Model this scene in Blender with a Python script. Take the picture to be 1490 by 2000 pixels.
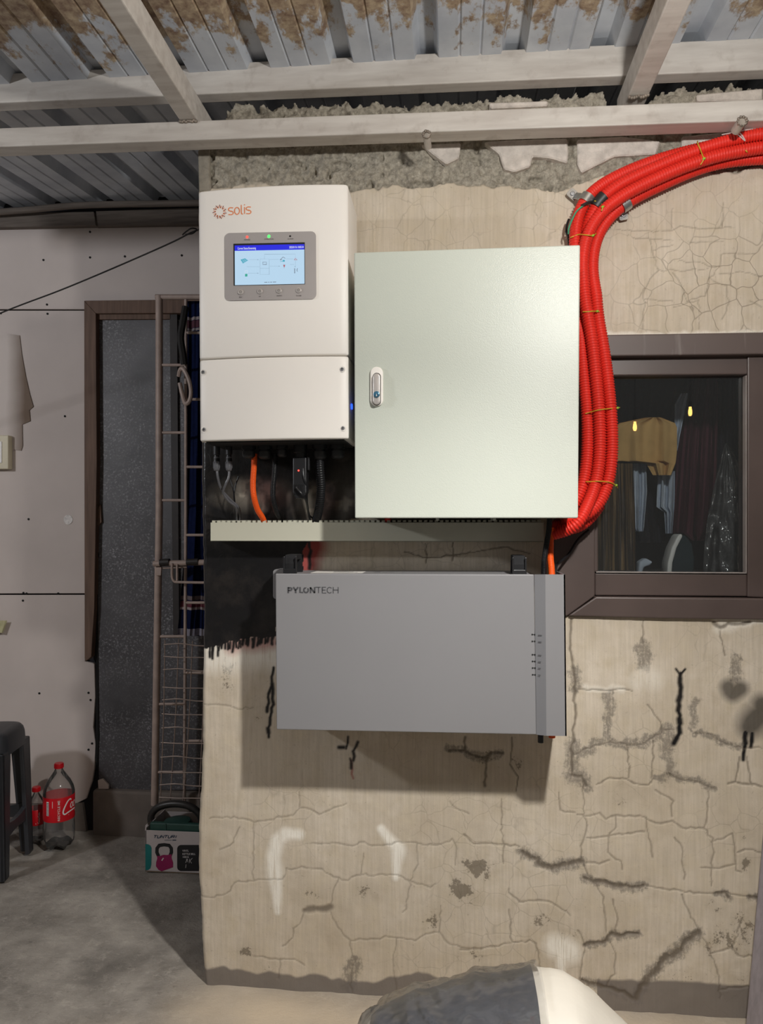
import bpy, bmesh, math, random
import numpy as np
from mathutils import Vector, Matrix

# ------------------------------------------------------------------ reset
for o in list(bpy.data.objects):
    bpy.data.objects.remove(o)
scene = bpy.context.scene
COL = scene.collection
random.seed(7)
RNG = np.random.default_rng(11)

# ------------------------------------------------------------------ camera
F, HY, D, H = 1450.0, 1030.0, 1.85, 1.17          # focal length in px (1490x2000), horizon row, distance to wall, eye height
TH = math.radians(5.5)
S_, C_ = math.sin(TH), math.cos(TH)
cd = bpy.data.cameras.new('camera')
cam = bpy.data.objects.new('camera', cd)
COL.objects.link(cam)
cam.location = (0, -D, H)
cam.rotation_euler = (math.pi / 2, 0, TH)
cd.sensor_fit = 'VERTICAL'
cd.sensor_height = 24.0
cd.lens = 24.0 * F / 2000.0
cd.shift_y = (HY - 1000.0) / 2000.0
cd.clip_start = 0.02
scene.camera = cam

# ------------------------------------------------------------------ world, lamps, exposure
scene.view_settings.view_transform = 'Standard'
scene.view_settings.look = 'None'
scene.view_settings.gamma = 1.0
scene.view_settings.use_curve_mapping = False
scene.view_settings.exposure = 0.12
w = bpy.data.worlds.new('night_yard')
scene.world = w
w.use_nodes = True
bg = w.node_tree.nodes['Background']
bg.inputs[0].default_value = (1.0, 0.94, 0.88, 1)
bg.inputs[1].default_value = 0.085

def lamp(name, loc, watts, colour, radius):
    ld = bpy.data.lights.new(name, 'POINT')
    ld.energy = watts
    ld.color = colour
    ld.shadow_soft_size = radius
    o = bpy.data.objects.new(name, ld)
    COL.objects.link(o)
    o.location = loc
    return o

lamp('led_bulb_light', (0.39, -1.15, 1.89), 34.0, (1.0, 0.985, 0.95), 0.034)     # bare bulb hanging right of the camera
sd = bpy.data.lights.new('lower_fill_spot', 'SPOT')                            # added fill spot at the bulb's place, brightens lower wall and left floor
sd.energy = 84.0
sd.color = (1.0, 0.975, 0.93)
sd.shadow_soft_size = 0.034
sd.spot_size = math.radians(98)
sd.spot_blend = 1.0
so = bpy.data.objects.new('lower_fill_spot', sd)
COL.objects.link(so)
so.location = (0.39, -1.15, 1.89)
so.rotation_euler = Vector((-0.7, 0.75, -2.2)).to_track_quat('-Z', 'Y').to_euler()
lamp('yard_lamp_light', (-2.5, -1.3, 1.95), 54.0, (0.92, 0.95, 1.0), 0.07)       # weaker cool lamp out on the left

# ------------------------------------------------------------------ pixel -> place helpers (measuring the photograph)
def ray(px, py):
    u = (px - 745.0) / F
    v = (HY - py) / F
    return (-S_ + u * C_, C_ + u * S_, v)

def P(px, py, Y=0.0):
    d = ray(px, py)
    t = (Y + D) / d[1]
    return Vector((t * d[0], Y, H + t * d[2]))

def PF(px, py, Z=0.0):
    d = ray(px, py)
    t = (Z - H) / d[2]
    return Vector((t * d[0], -D + t * d[1], Z))

# ------------------------------------------------------------------ materials
def lin(c):
    return tuple(((x / 255.0) / 12.92 if x / 255.0 <= 0.04045 else ((x / 255.0 + 0.055) / 1.055) ** 2.4) for x in c)

class NT:
    def __init__(self, name):
        self.m = bpy.data.materials.new(name)
        self.m.use_nodes = True
        self.t = self.m.node_tree
        self.b = self.t.nodes['Principled BSDF']
        self.out = self.t.nodes['Material Output']
    def n(self, typ, **kw):
        nd = self.t.nodes.new(typ)
        for k, v in kw.items():
            if k.startswith('i_'):
                nd.inputs[k[2:].replace('_', ' ')].default_value = v
            else:
                setattr(nd, k, v)
        return nd
    def l(self, a, b):
        self.t.links.new(a, b)
    def coord(self, scale=(1, 1, 1), kind='Object'):
        tc = self.n('ShaderNodeTexCoord')
        mp = self.n('ShaderNodeMapping')
        mp.inputs['Scale'].default_value = scale
        self.l(tc.outputs[kind], mp.inputs[0])
        return mp.outputs[0]
    def noise(self, vec, scale, detail=4, rough=0.55):
        nd = self.n('ShaderNodeTexNoise')
        nd.inputs['Scale'].default_value = scale
        nd.inputs['Detail'].default_value = detail
        nd.inputs['Roughness'].default_value = rough
        self.l(vec, nd.inputs['Vector'])
        return nd.outputs['Fac']
    def ramp(self, fac, a, b, ca=(0, 0, 0, 1), cb=(1, 1, 1, 1)):
        r = self.n('ShaderNodeValToRGB')
        e = r.color_ramp.elements
        e[0].position, e[1].position = a, b
        e[0].color, e[1].color = ca, cb
        self.l(fac, r.inputs[0])
        return r.outputs[0]
    def mix(self, fac, a, b, mode='MIX'):
        m = self.n('ShaderNodeMix', data_type='RGBA', blend_type=mode)
        for sock, val in ((m.inputs[0], fac), (m.inputs[6], a), (m.inputs[7], b)):
            if hasattr(val, 'is_output'):
                self.l(val, sock)
            elif isinstance(val, (int, float)):
                sock.default_value = val
            else:
                sock.default_value = tuple(val) + ((1,) if len(val) == 3 else ())
        return m.outputs[2]
    def math(self, op, a, b=0.0, c=0.0, clamp=False):
        m = self.n('ShaderNodeMath', operation=op, use_clamp=clamp)
        for i, val in enumerate((a, b, c)):
            if hasattr(val, 'is_output'):
                self.l(val, m.inputs[i])
            else:
                m.inputs[i].default_value = val
        return m.outputs[0]
    def attr(self, name):
        return self.n('ShaderNodeAttribute', attribute_name=name).outputs['Fac']
    def bump(self, h, strength=0.3, dist=0.002):
        b = self.n('ShaderNodeBump')
        b.inputs['Strength'].default_value = strength
        b.inputs['Distance'].default_value = dist
        self.l(h, b.inputs['Height'])
        self.l(b.outputs[0], self.b.inputs['Normal'])
    def color(self, v):
        if hasattr(v, 'is_output'):
            self.l(v, self.b.inputs['Base Color'])
        else:
            self.b.inputs['Base Color'].default_value = tuple(v) + ((1,) if len(v) == 3 else ())
    def set(self, rough=None, metal=None, spec=None, **kw):
        if rough is not None: self.b.inputs['Roughness'].default_value = rough
        if metal is not None: self.b.inputs['Metallic'].default_value = metal
        if spec is not None: self.b.inputs['Specular IOR Level'].default_value = spec
        for k, v in kw.items():
            self.b.inputs[k].default_value = v

MATS = {}
def simple(name, rgb, rough=0.5, metal=0.0, spec=0.5, var=0.12, vscale=30.0, bump=0.0, bscale=200.0, bdist=0.001, srgb=True, stretch=(1, 1, 1)):
    t = NT(name)
    c = lin(rgb) if srgb else rgb
    v = t.coord(stretch)
    nz = t.noise(v, vscale, 4)
    dark = tuple(x * (1 - var) for x in c)
    lite = tuple(min(1, x * (1 + var * 0.6)) for x in c)
    t.color(t.ramp(nz, 0.3, 0.7, dark + (1,), lite + (1,)))
    t.set(rough, metal, spec)
    if bump > 0:
        t.bump(t.noise(v, bscale, 3), bump, bdist)
    MATS[name] = t.m
    return t.m

def emit(name, rgb, strength):
    t = NT(name)
    t.color((0.02, 0.02, 0.02))
    t.b.inputs['Emission Color'].default_value = lin(rgb) + (1,)
    t.b.inputs['Emission Strength'].default_value = strength
    t.set(0.4)
    MATS[name] = t.m
    return t.m

def clear(name, tint, gloss_rough=0.03, ior=1.45, bump=0.0, bscale=30.0, opacity=0.0, boost=0.0):
    """thin clear sheet: see-through, with real mirror gloss by Fresnel"""
    t = NT(name)
    tr = t.n('ShaderNodeBsdfTransparent')
    tr.inputs[0].default_value = tuple(tint) + (1,)
    gl = t.n('ShaderNodeBsdfGlossy')
    gl.inputs['Roughness'].default_value = gloss_rough
    fr = t.n('ShaderNodeFresnel')
    fr.inputs['IOR'].default_value = ior
    if bump > 0:
        b = t.n('ShaderNodeBump')
        b.inputs['Strength'].default_value = bump
        b.inputs['Distance'].default_value = 0.02
        t.l(t.noise(t.coord(), bscale, 2), b.inputs['Height'])
        t.l(b.outputs[0], gl.inputs['Normal'])
        t.l(b.outputs[0], fr.inputs['Normal'])
    mx = t.n('ShaderNodeMixShader')
    t.l(t.math('ADD', fr.outputs[0], boost, clamp=True), mx.inputs[0])
    if opacity > 0:
        df = t.n('ShaderNodeBsdfDiffuse')
        df.inputs[0].default_value = tuple(tint) + (1,)
        m2 = t.n('ShaderNodeMixShader')
        m2.inputs[0].default_value = opacity
        t.l(tr.outputs[0], m2.inputs[1]); t.l(df.outputs[0], m2.inputs[2])
        t.l(m2.outputs[0], mx.inputs[1])
    else:
        t.l(tr.outputs[0], mx.inputs[1])
    t.l(gl.outputs[0], mx.inputs[2])
    t.l(mx.outputs[0], t.out.inputs[0])
    MATS[name] = t.m
    return t.m

# ------------------------------------------------------------------ mesh building
ORG = {}
class MB:
    def __init__(self):
        self.v, self.f = [], []
    def add(self, vs, fs):
        b = len(self.v)
        self.v += [tuple(p) for p in vs]
        self.f += [tuple(i + b for i in f) for f in fs]
        return self
    def box(self, x0, x1, y0, y1, z0, z1):
        x0, x1 = min(x0, x1), max(x0, x1); y0, y1 = min(y0, y1), max(y0, y1); z0, z1 = min(z0, z1), max(z0, z1)
        vs = [(x, y, z) for z in (z0, z1) for y in (y0, y1) for x in (x0, x1)]
        return self.add(vs, [(0, 2, 3, 1), (4, 5, 7, 6), (0, 1, 5, 4), (2, 6, 7, 3), (0, 4, 6, 2), (1, 3, 7, 5)])
    def hexa(self, a, b):
        """a,b: two quads of 4 points"""
        return self.add(list(a) + list(b), [(3, 2, 1, 0), (4, 5, 6, 7), (0, 1, 5, 4), (1, 2, 6, 5), (2, 3, 7, 6), (3, 0, 4, 7)])
    def bar(self, p, q, w, h, up=(0, 0, 1)):
        p, q = Vector(p), Vector(q)
        d = (q - p).normalized()
        s = d.cross(Vector(up)).normalized(); u = s.cross(d).normalized()
        o = [(-s * w / 2 - u * h / 2), (s * w / 2 - u * h / 2), (s * w / 2 + u * h / 2), (-s * w / 2 + u * h / 2)]
        return self.hexa([p + k for k in o], [q + k for k in o])
    def prism(self, poly, dvec):
        """poly: planar list of 3-D points; extruded by dvec"""
        n = len(poly)
        a = [Vector(p) for p in poly]; b = [p + Vector(dvec) for p in a]
        return self.add(a + b, [tuple(range(n))[::-1], tuple(range(n, 2 * n))] + [(i, (i + 1) % n, n + (i + 1) % n, n + i) for i in range(n)])
    def tube(self, path, r, seg=10, cap=True, radii=None):
        pts = [Vector(p) for p in path]
        n = len(pts)
        tang = []
        for i in range(n):
            d = pts[min(i + 1, n - 1)] - pts[max(i - 1, 0)]
            tang.append(d.normalized() if d.length > 1e-9 else Vector((0, 0, 1)))
        ref = Vector((0, 1, 0)) if abs(tang[0].y) < 0.9 else Vector((1, 0, 0))
        nrm = (ref - tang[0] * ref.dot(tang[0])).normalized()
        vs, fs = [], []
        for i in range(n):
            nrm = (nrm - tang[i] * nrm.dot(tang[i])).normalized()
            bi = tang[i].cross(nrm)
            rr = radii[i] if radii is not None else r
            for k in range(seg):
                a = 2 * math.pi * k / seg
                vs.append(pts[i] + (nrm * math.cos(a) + bi * math.sin(a)) * rr)
        for i in range(n - 1):
            for k in range(seg):
                k2 = (k + 1) % seg
                fs.append((i * seg + k, i * seg + k2, (i + 1) * seg + k2, (i + 1) * seg + k))
        if cap:
            fs.append(tuple(range(seg))[::-1]); fs.append(tuple(range((n - 1) * seg, n * seg)))
        return self.add(vs, fs)
    def lathe(self, prof, c, axis=(0, 0, 1), seg=24, wob=None):
        """prof: list of (radius, height)"""
        ax = Vector(axis).normalized()
        ref = Vector((1, 0, 0)) if abs(ax.x) < 0.9 else Vector((0, 1, 0))
        u = (ref - ax * ref.dot(ax)).normalized(); v = ax.cross(u)
        c = Vector(c)
        vs, fs = [], []
        for j, (r, h) in enumerate(prof):
            for k in range(seg):
                a = 2 * math.pi * k / seg
                rr, hh = (r, h) if wob is None else wob(r, h, a)
                vs.append(c + ax * hh + (u * math.cos(a) + v * math.sin(a)) * rr)
        for j in range(len(prof) - 1):
            for k in range(seg):
                k2 = (k + 1) % seg
                fs.append((j * seg + k, j * seg + k2, (j + 1) * seg + k2, (j + 1) * seg + k))
        if prof[0][0] > 1e-6: fs.append(tuple(range(seg))[::-1])
        if prof[-1][0] > 1e-6: fs.append(tuple(range((len(prof) - 1) * seg, len(prof) * seg)))
        return self.add(vs, fs)
    def ribbon(self, pts, wd, fn):
        """flat stroke of width wd along 2-D pts; fn maps 2-D to 3-D"""
        p = [Vector((a, b)) for a, b in pts]
        n = len(p)
        vs = []
        for i in range(n):
            a = p[max(i - 1, 0)]; b = p[min(i + 1, n - 1)]
            d = (b - a)
            d = d.normalized() if d.length > 1e-9 else Vector((1, 0))
            nn = Vector((-d.y, d.x))
            k = 1.0
            if 0 < i < n - 1:
                d1 = (p[i] - p[i - 1]).normalized()
                k = 1.0 / max(0.5, abs(Vector((-d1.y, d1.x)).dot(nn)))
            ww = wd[i] if isinstance(wd, (list, tuple)) else wd
            vs += [fn(*(p[i] + nn * ww * k / 2)), fn(*(p[i] - nn * ww * k / 2))]
        return self.add(vs, [(2 * i, 2 * i + 1, 2 * i + 3, 2 * i + 2) for i in range(n - 1)])
    def build(self, name, mat, parent=None, loc=None, smooth=False, bevel=0.0, segs=2, angle=30, label=None, kind=None, weld=False):
        root = parent
        o0 = ORG.get(parent.name, Vector((0, 0, 0))) if parent else (Vector(loc) if loc is not None else Vector((0, 0, 0)))
        me = bpy.data.meshes.new(name)
        me.from_pydata([tuple(Vector(p) - o0) for p in self.v], [], self.f)
        bm = bmesh.new()
        bm.from_mesh(me)
        if weld:
            bmesh.ops.remove_doubles(bm, verts=bm.verts, dist=1e-5)
        bmesh.ops.recalc_face_normals(bm, faces=bm.faces)
        if bevel > 0:
            ed = [e for e in bm.edges if len(e.link_faces) == 2 and e.calc_face_angle(0) > math.radians(angle)]
            bmesh.ops.bevel(bm, geom=ed, offset=bevel, segments=segs, profile=0.5, affect='EDGES', clamp_overlap=True)
        if smooth:
            for f in bm.faces: f.smooth = True
            if smooth == 'auto':
                for e in bm.edges:
                    e.smooth = not (len(e.link_faces) == 2 and e.calc_face_angle(0) > math.radians(40))
        bm.to_mesh(me)
        bm.free()
        me.materials.append(MATS[mat] if isinstance(mat, str) else mat)
        o = bpy.data.objects.new(name, me)
        COL.objects.link(o)
        if parent:
            o.parent = parent
        elif loc is not None:
            o.location = loc
        ORG[o.name] = o0
        if label: o['label'] = label
        if kind: o['kind'] = kind
        return o

def tag(o, label, cat, group=None):
    o['label'] = label; o['category'] = cat
    if group: o['group'] = group
    return o
def thing(name, label, cat, loc, group=None):
    o = bpy.data.objects.new(name, None)
    o.empty_display_size = 0.05
    COL.objects.link(o)
    o.location = loc
    ORG[o.name] = Vector(loc)
    return tag(o, label, cat, group)
def struct(name, loc=(0, 0, 0)):
    o = bpy.data.objects.new(name, None)
    COL.objects.link(o); o.location = loc
    ORG[o.name] = Vector(loc)
    o['kind'] = 'structure'
    return o

def smooth_path(pts, n=12):
    """Catmull-Rom through 3-D points"""
    p = [Vector(q) for q in pts]
    p = [p[0] * 2 - p[1]] + p + [p[-1] * 2 - p[-2]]
    out = []
    for i in range(1, len(p) - 2):
        for k in range(n):
            t = k / n
            a, b, c, d = p[i - 1], p[i], p[i + 1], p[i + 2]
            out.append(0.5 * ((2 * b) + (c - a) * t + (2 * a - 5 * b + 4 * c - d) * t * t + (3 * b - a - 3 * c + d) * t ** 3))
    out.append(p[-2])
    return out
def resample(path, step):
    out = [path[0]]
    acc = 0.0
    for a, b in zip(path, path[1:]):
        L = (b - a).length
        s = step - acc
        while s <= L:
            out.append(a + (b - a) * (s / L)); s += step
        acc = (acc + L) % step if L > 0 else acc
    return out
def text2d(body, size, font_shear=0.0, bold=0.0):
    cu = bpy.data.curves.new('txt', 'FONT')
    cu.body = body; cu.size = size; cu.shear = font_shear; cu.offset = bold
    cu.resolution_u = 3
    o = bpy.data.objects.new('txt', cu)
    me = o.to_mesh()
    vs = [(v.co.x, v.co.y) for v in me.vertices]
    fs = [tuple(p.vertices) for p in me.polygons]
    o.to_mesh_clear()
    bpy.data.objects.remove(o); bpy.data.curves.remove(cu)
    wd = max((v[0] for v in vs), default=1)
    return vs, fs, wd
def text_fit(mb, body, x0, x1, ybase, height, fn, bold=0.0, shear=0.0):
    """letters laid between x0..x1 on base line ybase (2-D units), cap height 'height'; fn maps to 3-D"""
    vs, fs, wd = text2d(body, 1.0, shear, bold)
    k = (x1 - x0) / wd
    kh = height / 0.73
    mb.add([fn(x0 + a * k, ybase + b * kh) for a, b in vs], fs)
    return mb
def arc(cx, cy, rx, ry, a0, a1, n=14):
    return [(cx + rx * math.cos(math.radians(a0 + (a1 - a0) * i / n)), cy + ry * math.sin(math.radians(a0 + (a1 - a0) * i / n))) for i in range(n + 1)]
def rrect(x0, x1, y0, y1, r, n=5):
    return (arc(x1 - r, y1 - r, r, r, 0, 90, n) + arc(x0 + r, y1 - r, r, r, 90, 180, n)
            + arc(x0 + r, y0 + r, r, r, 180, 270, n) + arc(x1 - r, y0 + r, r, r, 270, 360, n))

# ------------------------------------------------------------------ numpy value noise
_TAB = {}
def vnoise(x, y, scale, seed=0, octaves=1, gain=0.5):
    tot = 0.0; amp = 1.0; norm = 0.0
    for o in range(octaves):
        if seed + o * 17 not in _TAB:
            _TAB[seed + o * 17] = np.random.default_rng(seed + o * 17).random((256, 256)).astype(np.float32)
        T = _TAB[seed + o * 17]
        u = x * scale * 2 ** o; v = y * scale * 2 ** o
        iu = np.floor(u).astype(np.int64); iv = np.floor(v).astype(np.int64)
        fu = u - iu; fv = v - iv
        fu = fu * fu * (3 - 2 * fu); fv = fv * fv * (3 - 2 * fv)
        a = T[iu % 256, iv % 256]; b = T[(iu + 1) % 256, iv % 256]
        c = T[iu % 256, (iv + 1) % 256]; d = T[(iu + 1) % 256, (iv + 1) % 256]
        tot = tot + amp * ((a * (1 - fu) + b * fu) * (1 - fv) + (c * (1 - fu) + d * fu) * fv)
        norm += amp; amp *= gain
    return tot / norm
# ================================================================== MATERIALS
def wall_material():
    t = NT('plaster')
    v = t.coord((1, 1, 1))
    streak = t.coord((160, 160, 7))
    n1 = t.noise(v, 3.2, 6)
    n2 = t.noise(v, 22, 5)
    st = t.noise(streak, 1.0, 3)
    fine = t.noise(v, 320, 3)
    base = t.ramp(n1, 0.32, 0.68, lin((191, 177, 157)) + (1,), lin((216, 204, 187)) + (1,))
    base = t.mix(t.ramp(n2, 0.45, 0.75), base, lin((200, 186, 163)))
    base = t.mix(t.math('MULTIPLY', t.ramp(st, 0.35, 0.7), 0.30), base, lin((158, 146, 126)))
    # fine crazing of the old render
    vo = t.n('ShaderNodeTexVoronoi', feature='DISTANCE_TO_EDGE')
    wp = t.n('ShaderNodeVectorMath', operation='ADD')
    nzc = t.n('ShaderNodeTexNoise'); nzc.inputs['Scale'].default_value = 14; t.l(v, nzc.inputs['Vector'])
    sc = t.n('ShaderNodeVectorMath', operation='SCALE'); sc.inputs['Scale'].default_value = 0.045
    t.l(nzc.outputs['Color'], sc.inputs[0]); t.l(v, wp.inputs[0]); t.l(sc.outputs[0], wp.inputs[1])
    t.l(wp.outputs[0], vo.inputs['Vector']); vo.inputs['Scale'].default_value = 17
    cz = t.math('MULTIPLY', t.ramp(vo.outputs['Distance'], 0.0, 0.028, (1, 1, 1, 1), (0, 0, 0, 1)), t.attr('craze'))
    base = t.mix(t.math('MULTIPLY', cz, 0.65), base, lin((104, 92, 78)))
    base = t.mix(t.math('MULTIPLY', t.ramp(t.noise(v, 120, 5, 0.75), 0.60, 0.70), 0.38), base, lin((120, 106, 88)))
    base = t.mix(t.math('MULTIPLY', t.ramp(t.noise(t.coord((9, 9, 5)), 1.0, 6, 0.7), 0.52, 0.72), 0.35), base, lin((168, 150, 126)))
    # grey cement showing through around the old cracks
    gm = t.math('MULTIPLY', t.ramp(t.math('ADD', t.math('MULTIPLY', t.attr('grime'), 0.45), t.math('ADD', t.math('MULTIPLY', t.noise(v, 95, 7, 0.78), 0.75), t.math('MULTIPLY', t.noise(t.coord((200, 200, 40)), 1.0, 3, 0.7), 0.35))), 0.80, 0.98), t.ramp(t.attr('grime'), 0.0, 0.25))
    base = t.mix(t.math('MULTIPLY', gm, 0.72), base, lin((112, 105, 96)))
    # black mould specks
    md = t.ramp(t.math('ADD', t.attr('mold'), t.noise(v, 190, 4, 0.7)), 0.92, 1.04)
    base = t.mix(t.math('MULTIPLY', md, 0.62), base, lin((66, 58, 46)))
    md2 = t.math('MULTIPLY', t.attr('mold'), 0.35)
    base = t.mix(md2, base, lin((122, 106, 82)))
    # exposed mortar and pale column edge
    mc = t.ramp(t.noise(v, 75, 7, 0.8), 0.32, 0.68, lin((104, 97, 85)) + (1,), lin((188, 180, 164)) + (1,))
    base = t.mix(t.attr('mortar'), base, mc)
    # damp dark grey band above the floor
    base = t.mix(t.math('MULTIPLY', t.attr('damp'), 0.9), base, lin((112, 104, 98)))
    # white filler marks, red and black paint
    wf = t.math('MULTIPLY', t.attr('white'), t.ramp(t.noise(streak, 2.0, 3), 0.2, 0.5))
    base = t.mix(wf, base, lin((236, 230, 218)))
    base = t.mix(t.attr('red'), base, lin((150, 28, 30)))
    bk = t.attr('black')
    bcol = t.ramp(t.noise(v, 9, 6, 0.65), 0.45, 0.85, lin((24, 23, 24)) + (1,), lin((62, 56, 52)) + (1,))
    base = t.mix(bk, base, bcol)
    base = t.mix(t.math('MULTIPLY', t.attr('crack'), 0.72), base, lin((92, 81, 68)))
    t.color(base)
    t.l(t.ramp(bk, 0.0, 1.0, (0.82, 0.82, 0.82, 1), (0.30, 0.30, 0.30, 1)), t.b.inputs['Roughness'])
    h = t.math('ADD', t.math('MULTIPLY', st, 0.6), t.math('MULTIPLY', fine, 0.5))
    h = t.math('ADD', h, t.math('MULTIPLY', t.noise(v, 75, 4), 0.5))
    h = t.math('SUBTRACT', h, t.math('MULTIPLY', cz, 0.8))
    h = t.math('ADD', h, t.math('MULTIPLY', t.math('MULTIPLY', t.attr('mortar'), t.noise(v, 150, 6, 0.8)), 5.0))
    t.bump(h, 0.35, 0.0016)
    MATS['plaster'] = t.m
wall_material()

def floor_material():
    t = NT('concrete_floor')
    v = t.coord()
    n1 = t.noise(v, 4.5, 7, 0.62)
    n2 = t.noise(t.coord((18, 26, 1)), 1.6, 7, 0.72)
    n3 = t.noise(v, 160, 4)
    base = t.ramp(n1, 0.34, 0.66, lin((120, 114, 107)) + (1,), lin((170, 163, 154)) + (1,))
    base = t.mix(t.math('MULTIPLY', t.ramp(n2, 0.54, 0.72), 0.38), base, lin((180, 172, 162)))
    base = t.mix(t.math('MULTIPLY', t.ramp(t.noise(v, 2.6, 5), 0.56, 0.66), 0.5), base, lin((82, 78, 74)))
    base = t.mix(t.math('MULTIPLY', t.ramp(t.noise(v, 34, 8, 0.8), 0.54, 0.64), 0.40), base, lin((186, 178, 168)))
    base = t.mix(t.math('MULTIPLY', t.ramp(t.noise(v, 55, 7, 0.8), 0.58, 0.68), 0.45), base, lin((74, 70, 66)))
    # pale dust heaped along the foot of the wall
    base = t.mix(t.attr('dust'), base, lin((196, 180, 158)))
    t.color(base)
    t.set(0.85, 0, 0.25)
    h = t.math('ADD', t.math('MULTIPLY', n3, 0.4), t.math('ADD', n2, n1))
    t.bump(h, 0.6, 0.006)
    MATS['concrete_floor'] = t.m
floor_material()

def roof_material():
    t = NT('galvanised_roof')
    v = t.coord()
    sp = t.n('ShaderNodeSeparateXYZ'); t.l(v, sp.inputs[0])
    n1 = t.noise(v, 8, 5)
    base = t.ramp(n1, 0.3, 0.7, lin((176, 181, 190)) + (1,), lin((208, 212, 217)) + (1,))
    # rust that eats in from the open eaves
    grad = t.math('MULTIPLY', t.math('SUBTRACT', -0.055, sp.outputs['Y']), 3.2, clamp=True)
    rn = t.noise(t.coord((1, 0.6, 1)), 13, 7, 0.68)
    rust = t.ramp(t.math('ADD', rn, t.math('MULTIPLY', grad, 0.32)), 0.60, 0.66)
    rust = t.math('MULTIPLY', rust, t.math('GREATER_THAN', grad, 0.02))
    rc = t.ramp(t.noise(v, 38, 6, 0.7), 0.36, 0.66, lin((112, 78, 46)) + (1,), lin((188, 166, 132)) + (1,))
    base = t.mix(t.math('MULTIPLY', rust, 0.9), base, rc)
    t.color(base)
    t.set(0.5, 0.0, 0.5)
    t.bump(n1, 0.15, 0.002)
    MATS['galvanised_roof'] = t.m
roof_material()

def beam_material():
    t = NT('primed_steel')
    v = t.coord()
    n = t.noise(t.coord((2, 14, 14)), 3, 5)
    c = t.ramp(n, 0.3, 0.72, lin((182, 174, 166)) + (1,), lin((206, 200, 192)) + (1,))
    c = t.mix(t.math('MULTIPLY', t.ramp(t.noise(v, 26, 5), 0.56, 0.78), 0.5), c, lin((150, 138, 128)))
    t.color(c); t.set(0.55, 0.0, 0.4)
    t.bump(t.noise(v, 240, 2), 0.12, 0.001)
    MATS['primed_steel'] = t.m
beam_material()

def speckled(name, a, b, c, sc=220, rough=0.5):
    t = NT(name)
    v = t.coord()
    base = t.ramp(t.noise(v, 5, 5), 0.3, 0.7, lin(a) + (1,), lin(b) + (1,))
    base = t.mix(t.math('MULTIPLY', t.ramp(t.noise(v, sc, 4, 0.7), 0.52, 0.66), t.ramp(t.noise(v, 4, 3), 0.35, 0.65)), base, lin(c))
    t.color(base); t.set(rough)
    t.bump(t.noise(v, sc, 3), 0.25, 0.001)
    MATS[name] = t.m
speckled('door_sheet', (64, 62, 64), (98, 96, 99), (158, 156, 160), 130, 0.5)
simple('plywood_white', (206, 194, 188), 0.7, var=0.10, vscale=2.6, bump=0.08, bscale=120)
simple('wood_brown', (112, 88, 74), 0.7, var=0.35, vscale=3.0, stretch=(22, 22, 1.6), bump=0.3, bscale=60)
simple('wood_board', (108, 98, 90), 0.8, var=0.35, vscale=4.0, stretch=(1.5, 20, 20), bump=0.3, bscale=60)
simple('hole_black', (14, 13, 13), 0.8, var=0.0)
simple('concrete_step', (122, 112, 104), 0.85, var=0.25, vscale=9, bump=0.4, bscale=70, bdist=0.004)
simple('block_pale', (206, 196, 186), 0.9, var=0.22, vscale=40, bump=0.6, bscale=150, bdist=0.004)
simple('mortar_grey', (150, 142, 128), 0.9, var=0.3, vscale=30, bump=0.8, bscale=90, bdist=0.006)
simple('frame_brown', (88, 75, 71), 0.42, var=0.16, vscale=6, stretch=(1, 1, 1), bump=0.05, bscale=90)
def lintel_mat():
    t = NT('frame_brown_dusty')
    v = t.coord()
    sp = t.n('ShaderNodeSeparateXYZ'); t.l(v, sp.inputs[0])
    g = t.math('MULTIPLY', t.math('SUBTRACT', sp.outputs['Z'], 1.622), 30.0, clamp=True)
    run = t.ramp(t.math('ADD', t.noise(t.coord((26, 26, 3)), 1.0, 4), t.math('MULTIPLY', g, 0.30)), 0.60, 0.86)
    t.color(t.mix(t.math('MULTIPLY', run, 0.75), lin((92, 79, 75)), lin((178, 170, 166))))
    t.set(0.5)
    MATS['frame_brown_dusty'] = t.m
lintel_mat()
clear('window_glass', (0.86, 0.88, 0.88), 0.004, 1.5, opacity=0.012)
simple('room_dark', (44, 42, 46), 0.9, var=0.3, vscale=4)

# ================================================================== MAIN WALL
def poly_z(px_pts, Y=0.0):
    q = sorted([(P(a, b, Y).x, P(a, b, Y).z) for a, b in px_pts])
    return np.array([k[0] for k in q]), np.array([k[1] for k in q])

def zpts(ox, oy, sc, pts):
    return [(ox + a / sc, oy + b / sc) for a, b in pts]

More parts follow.
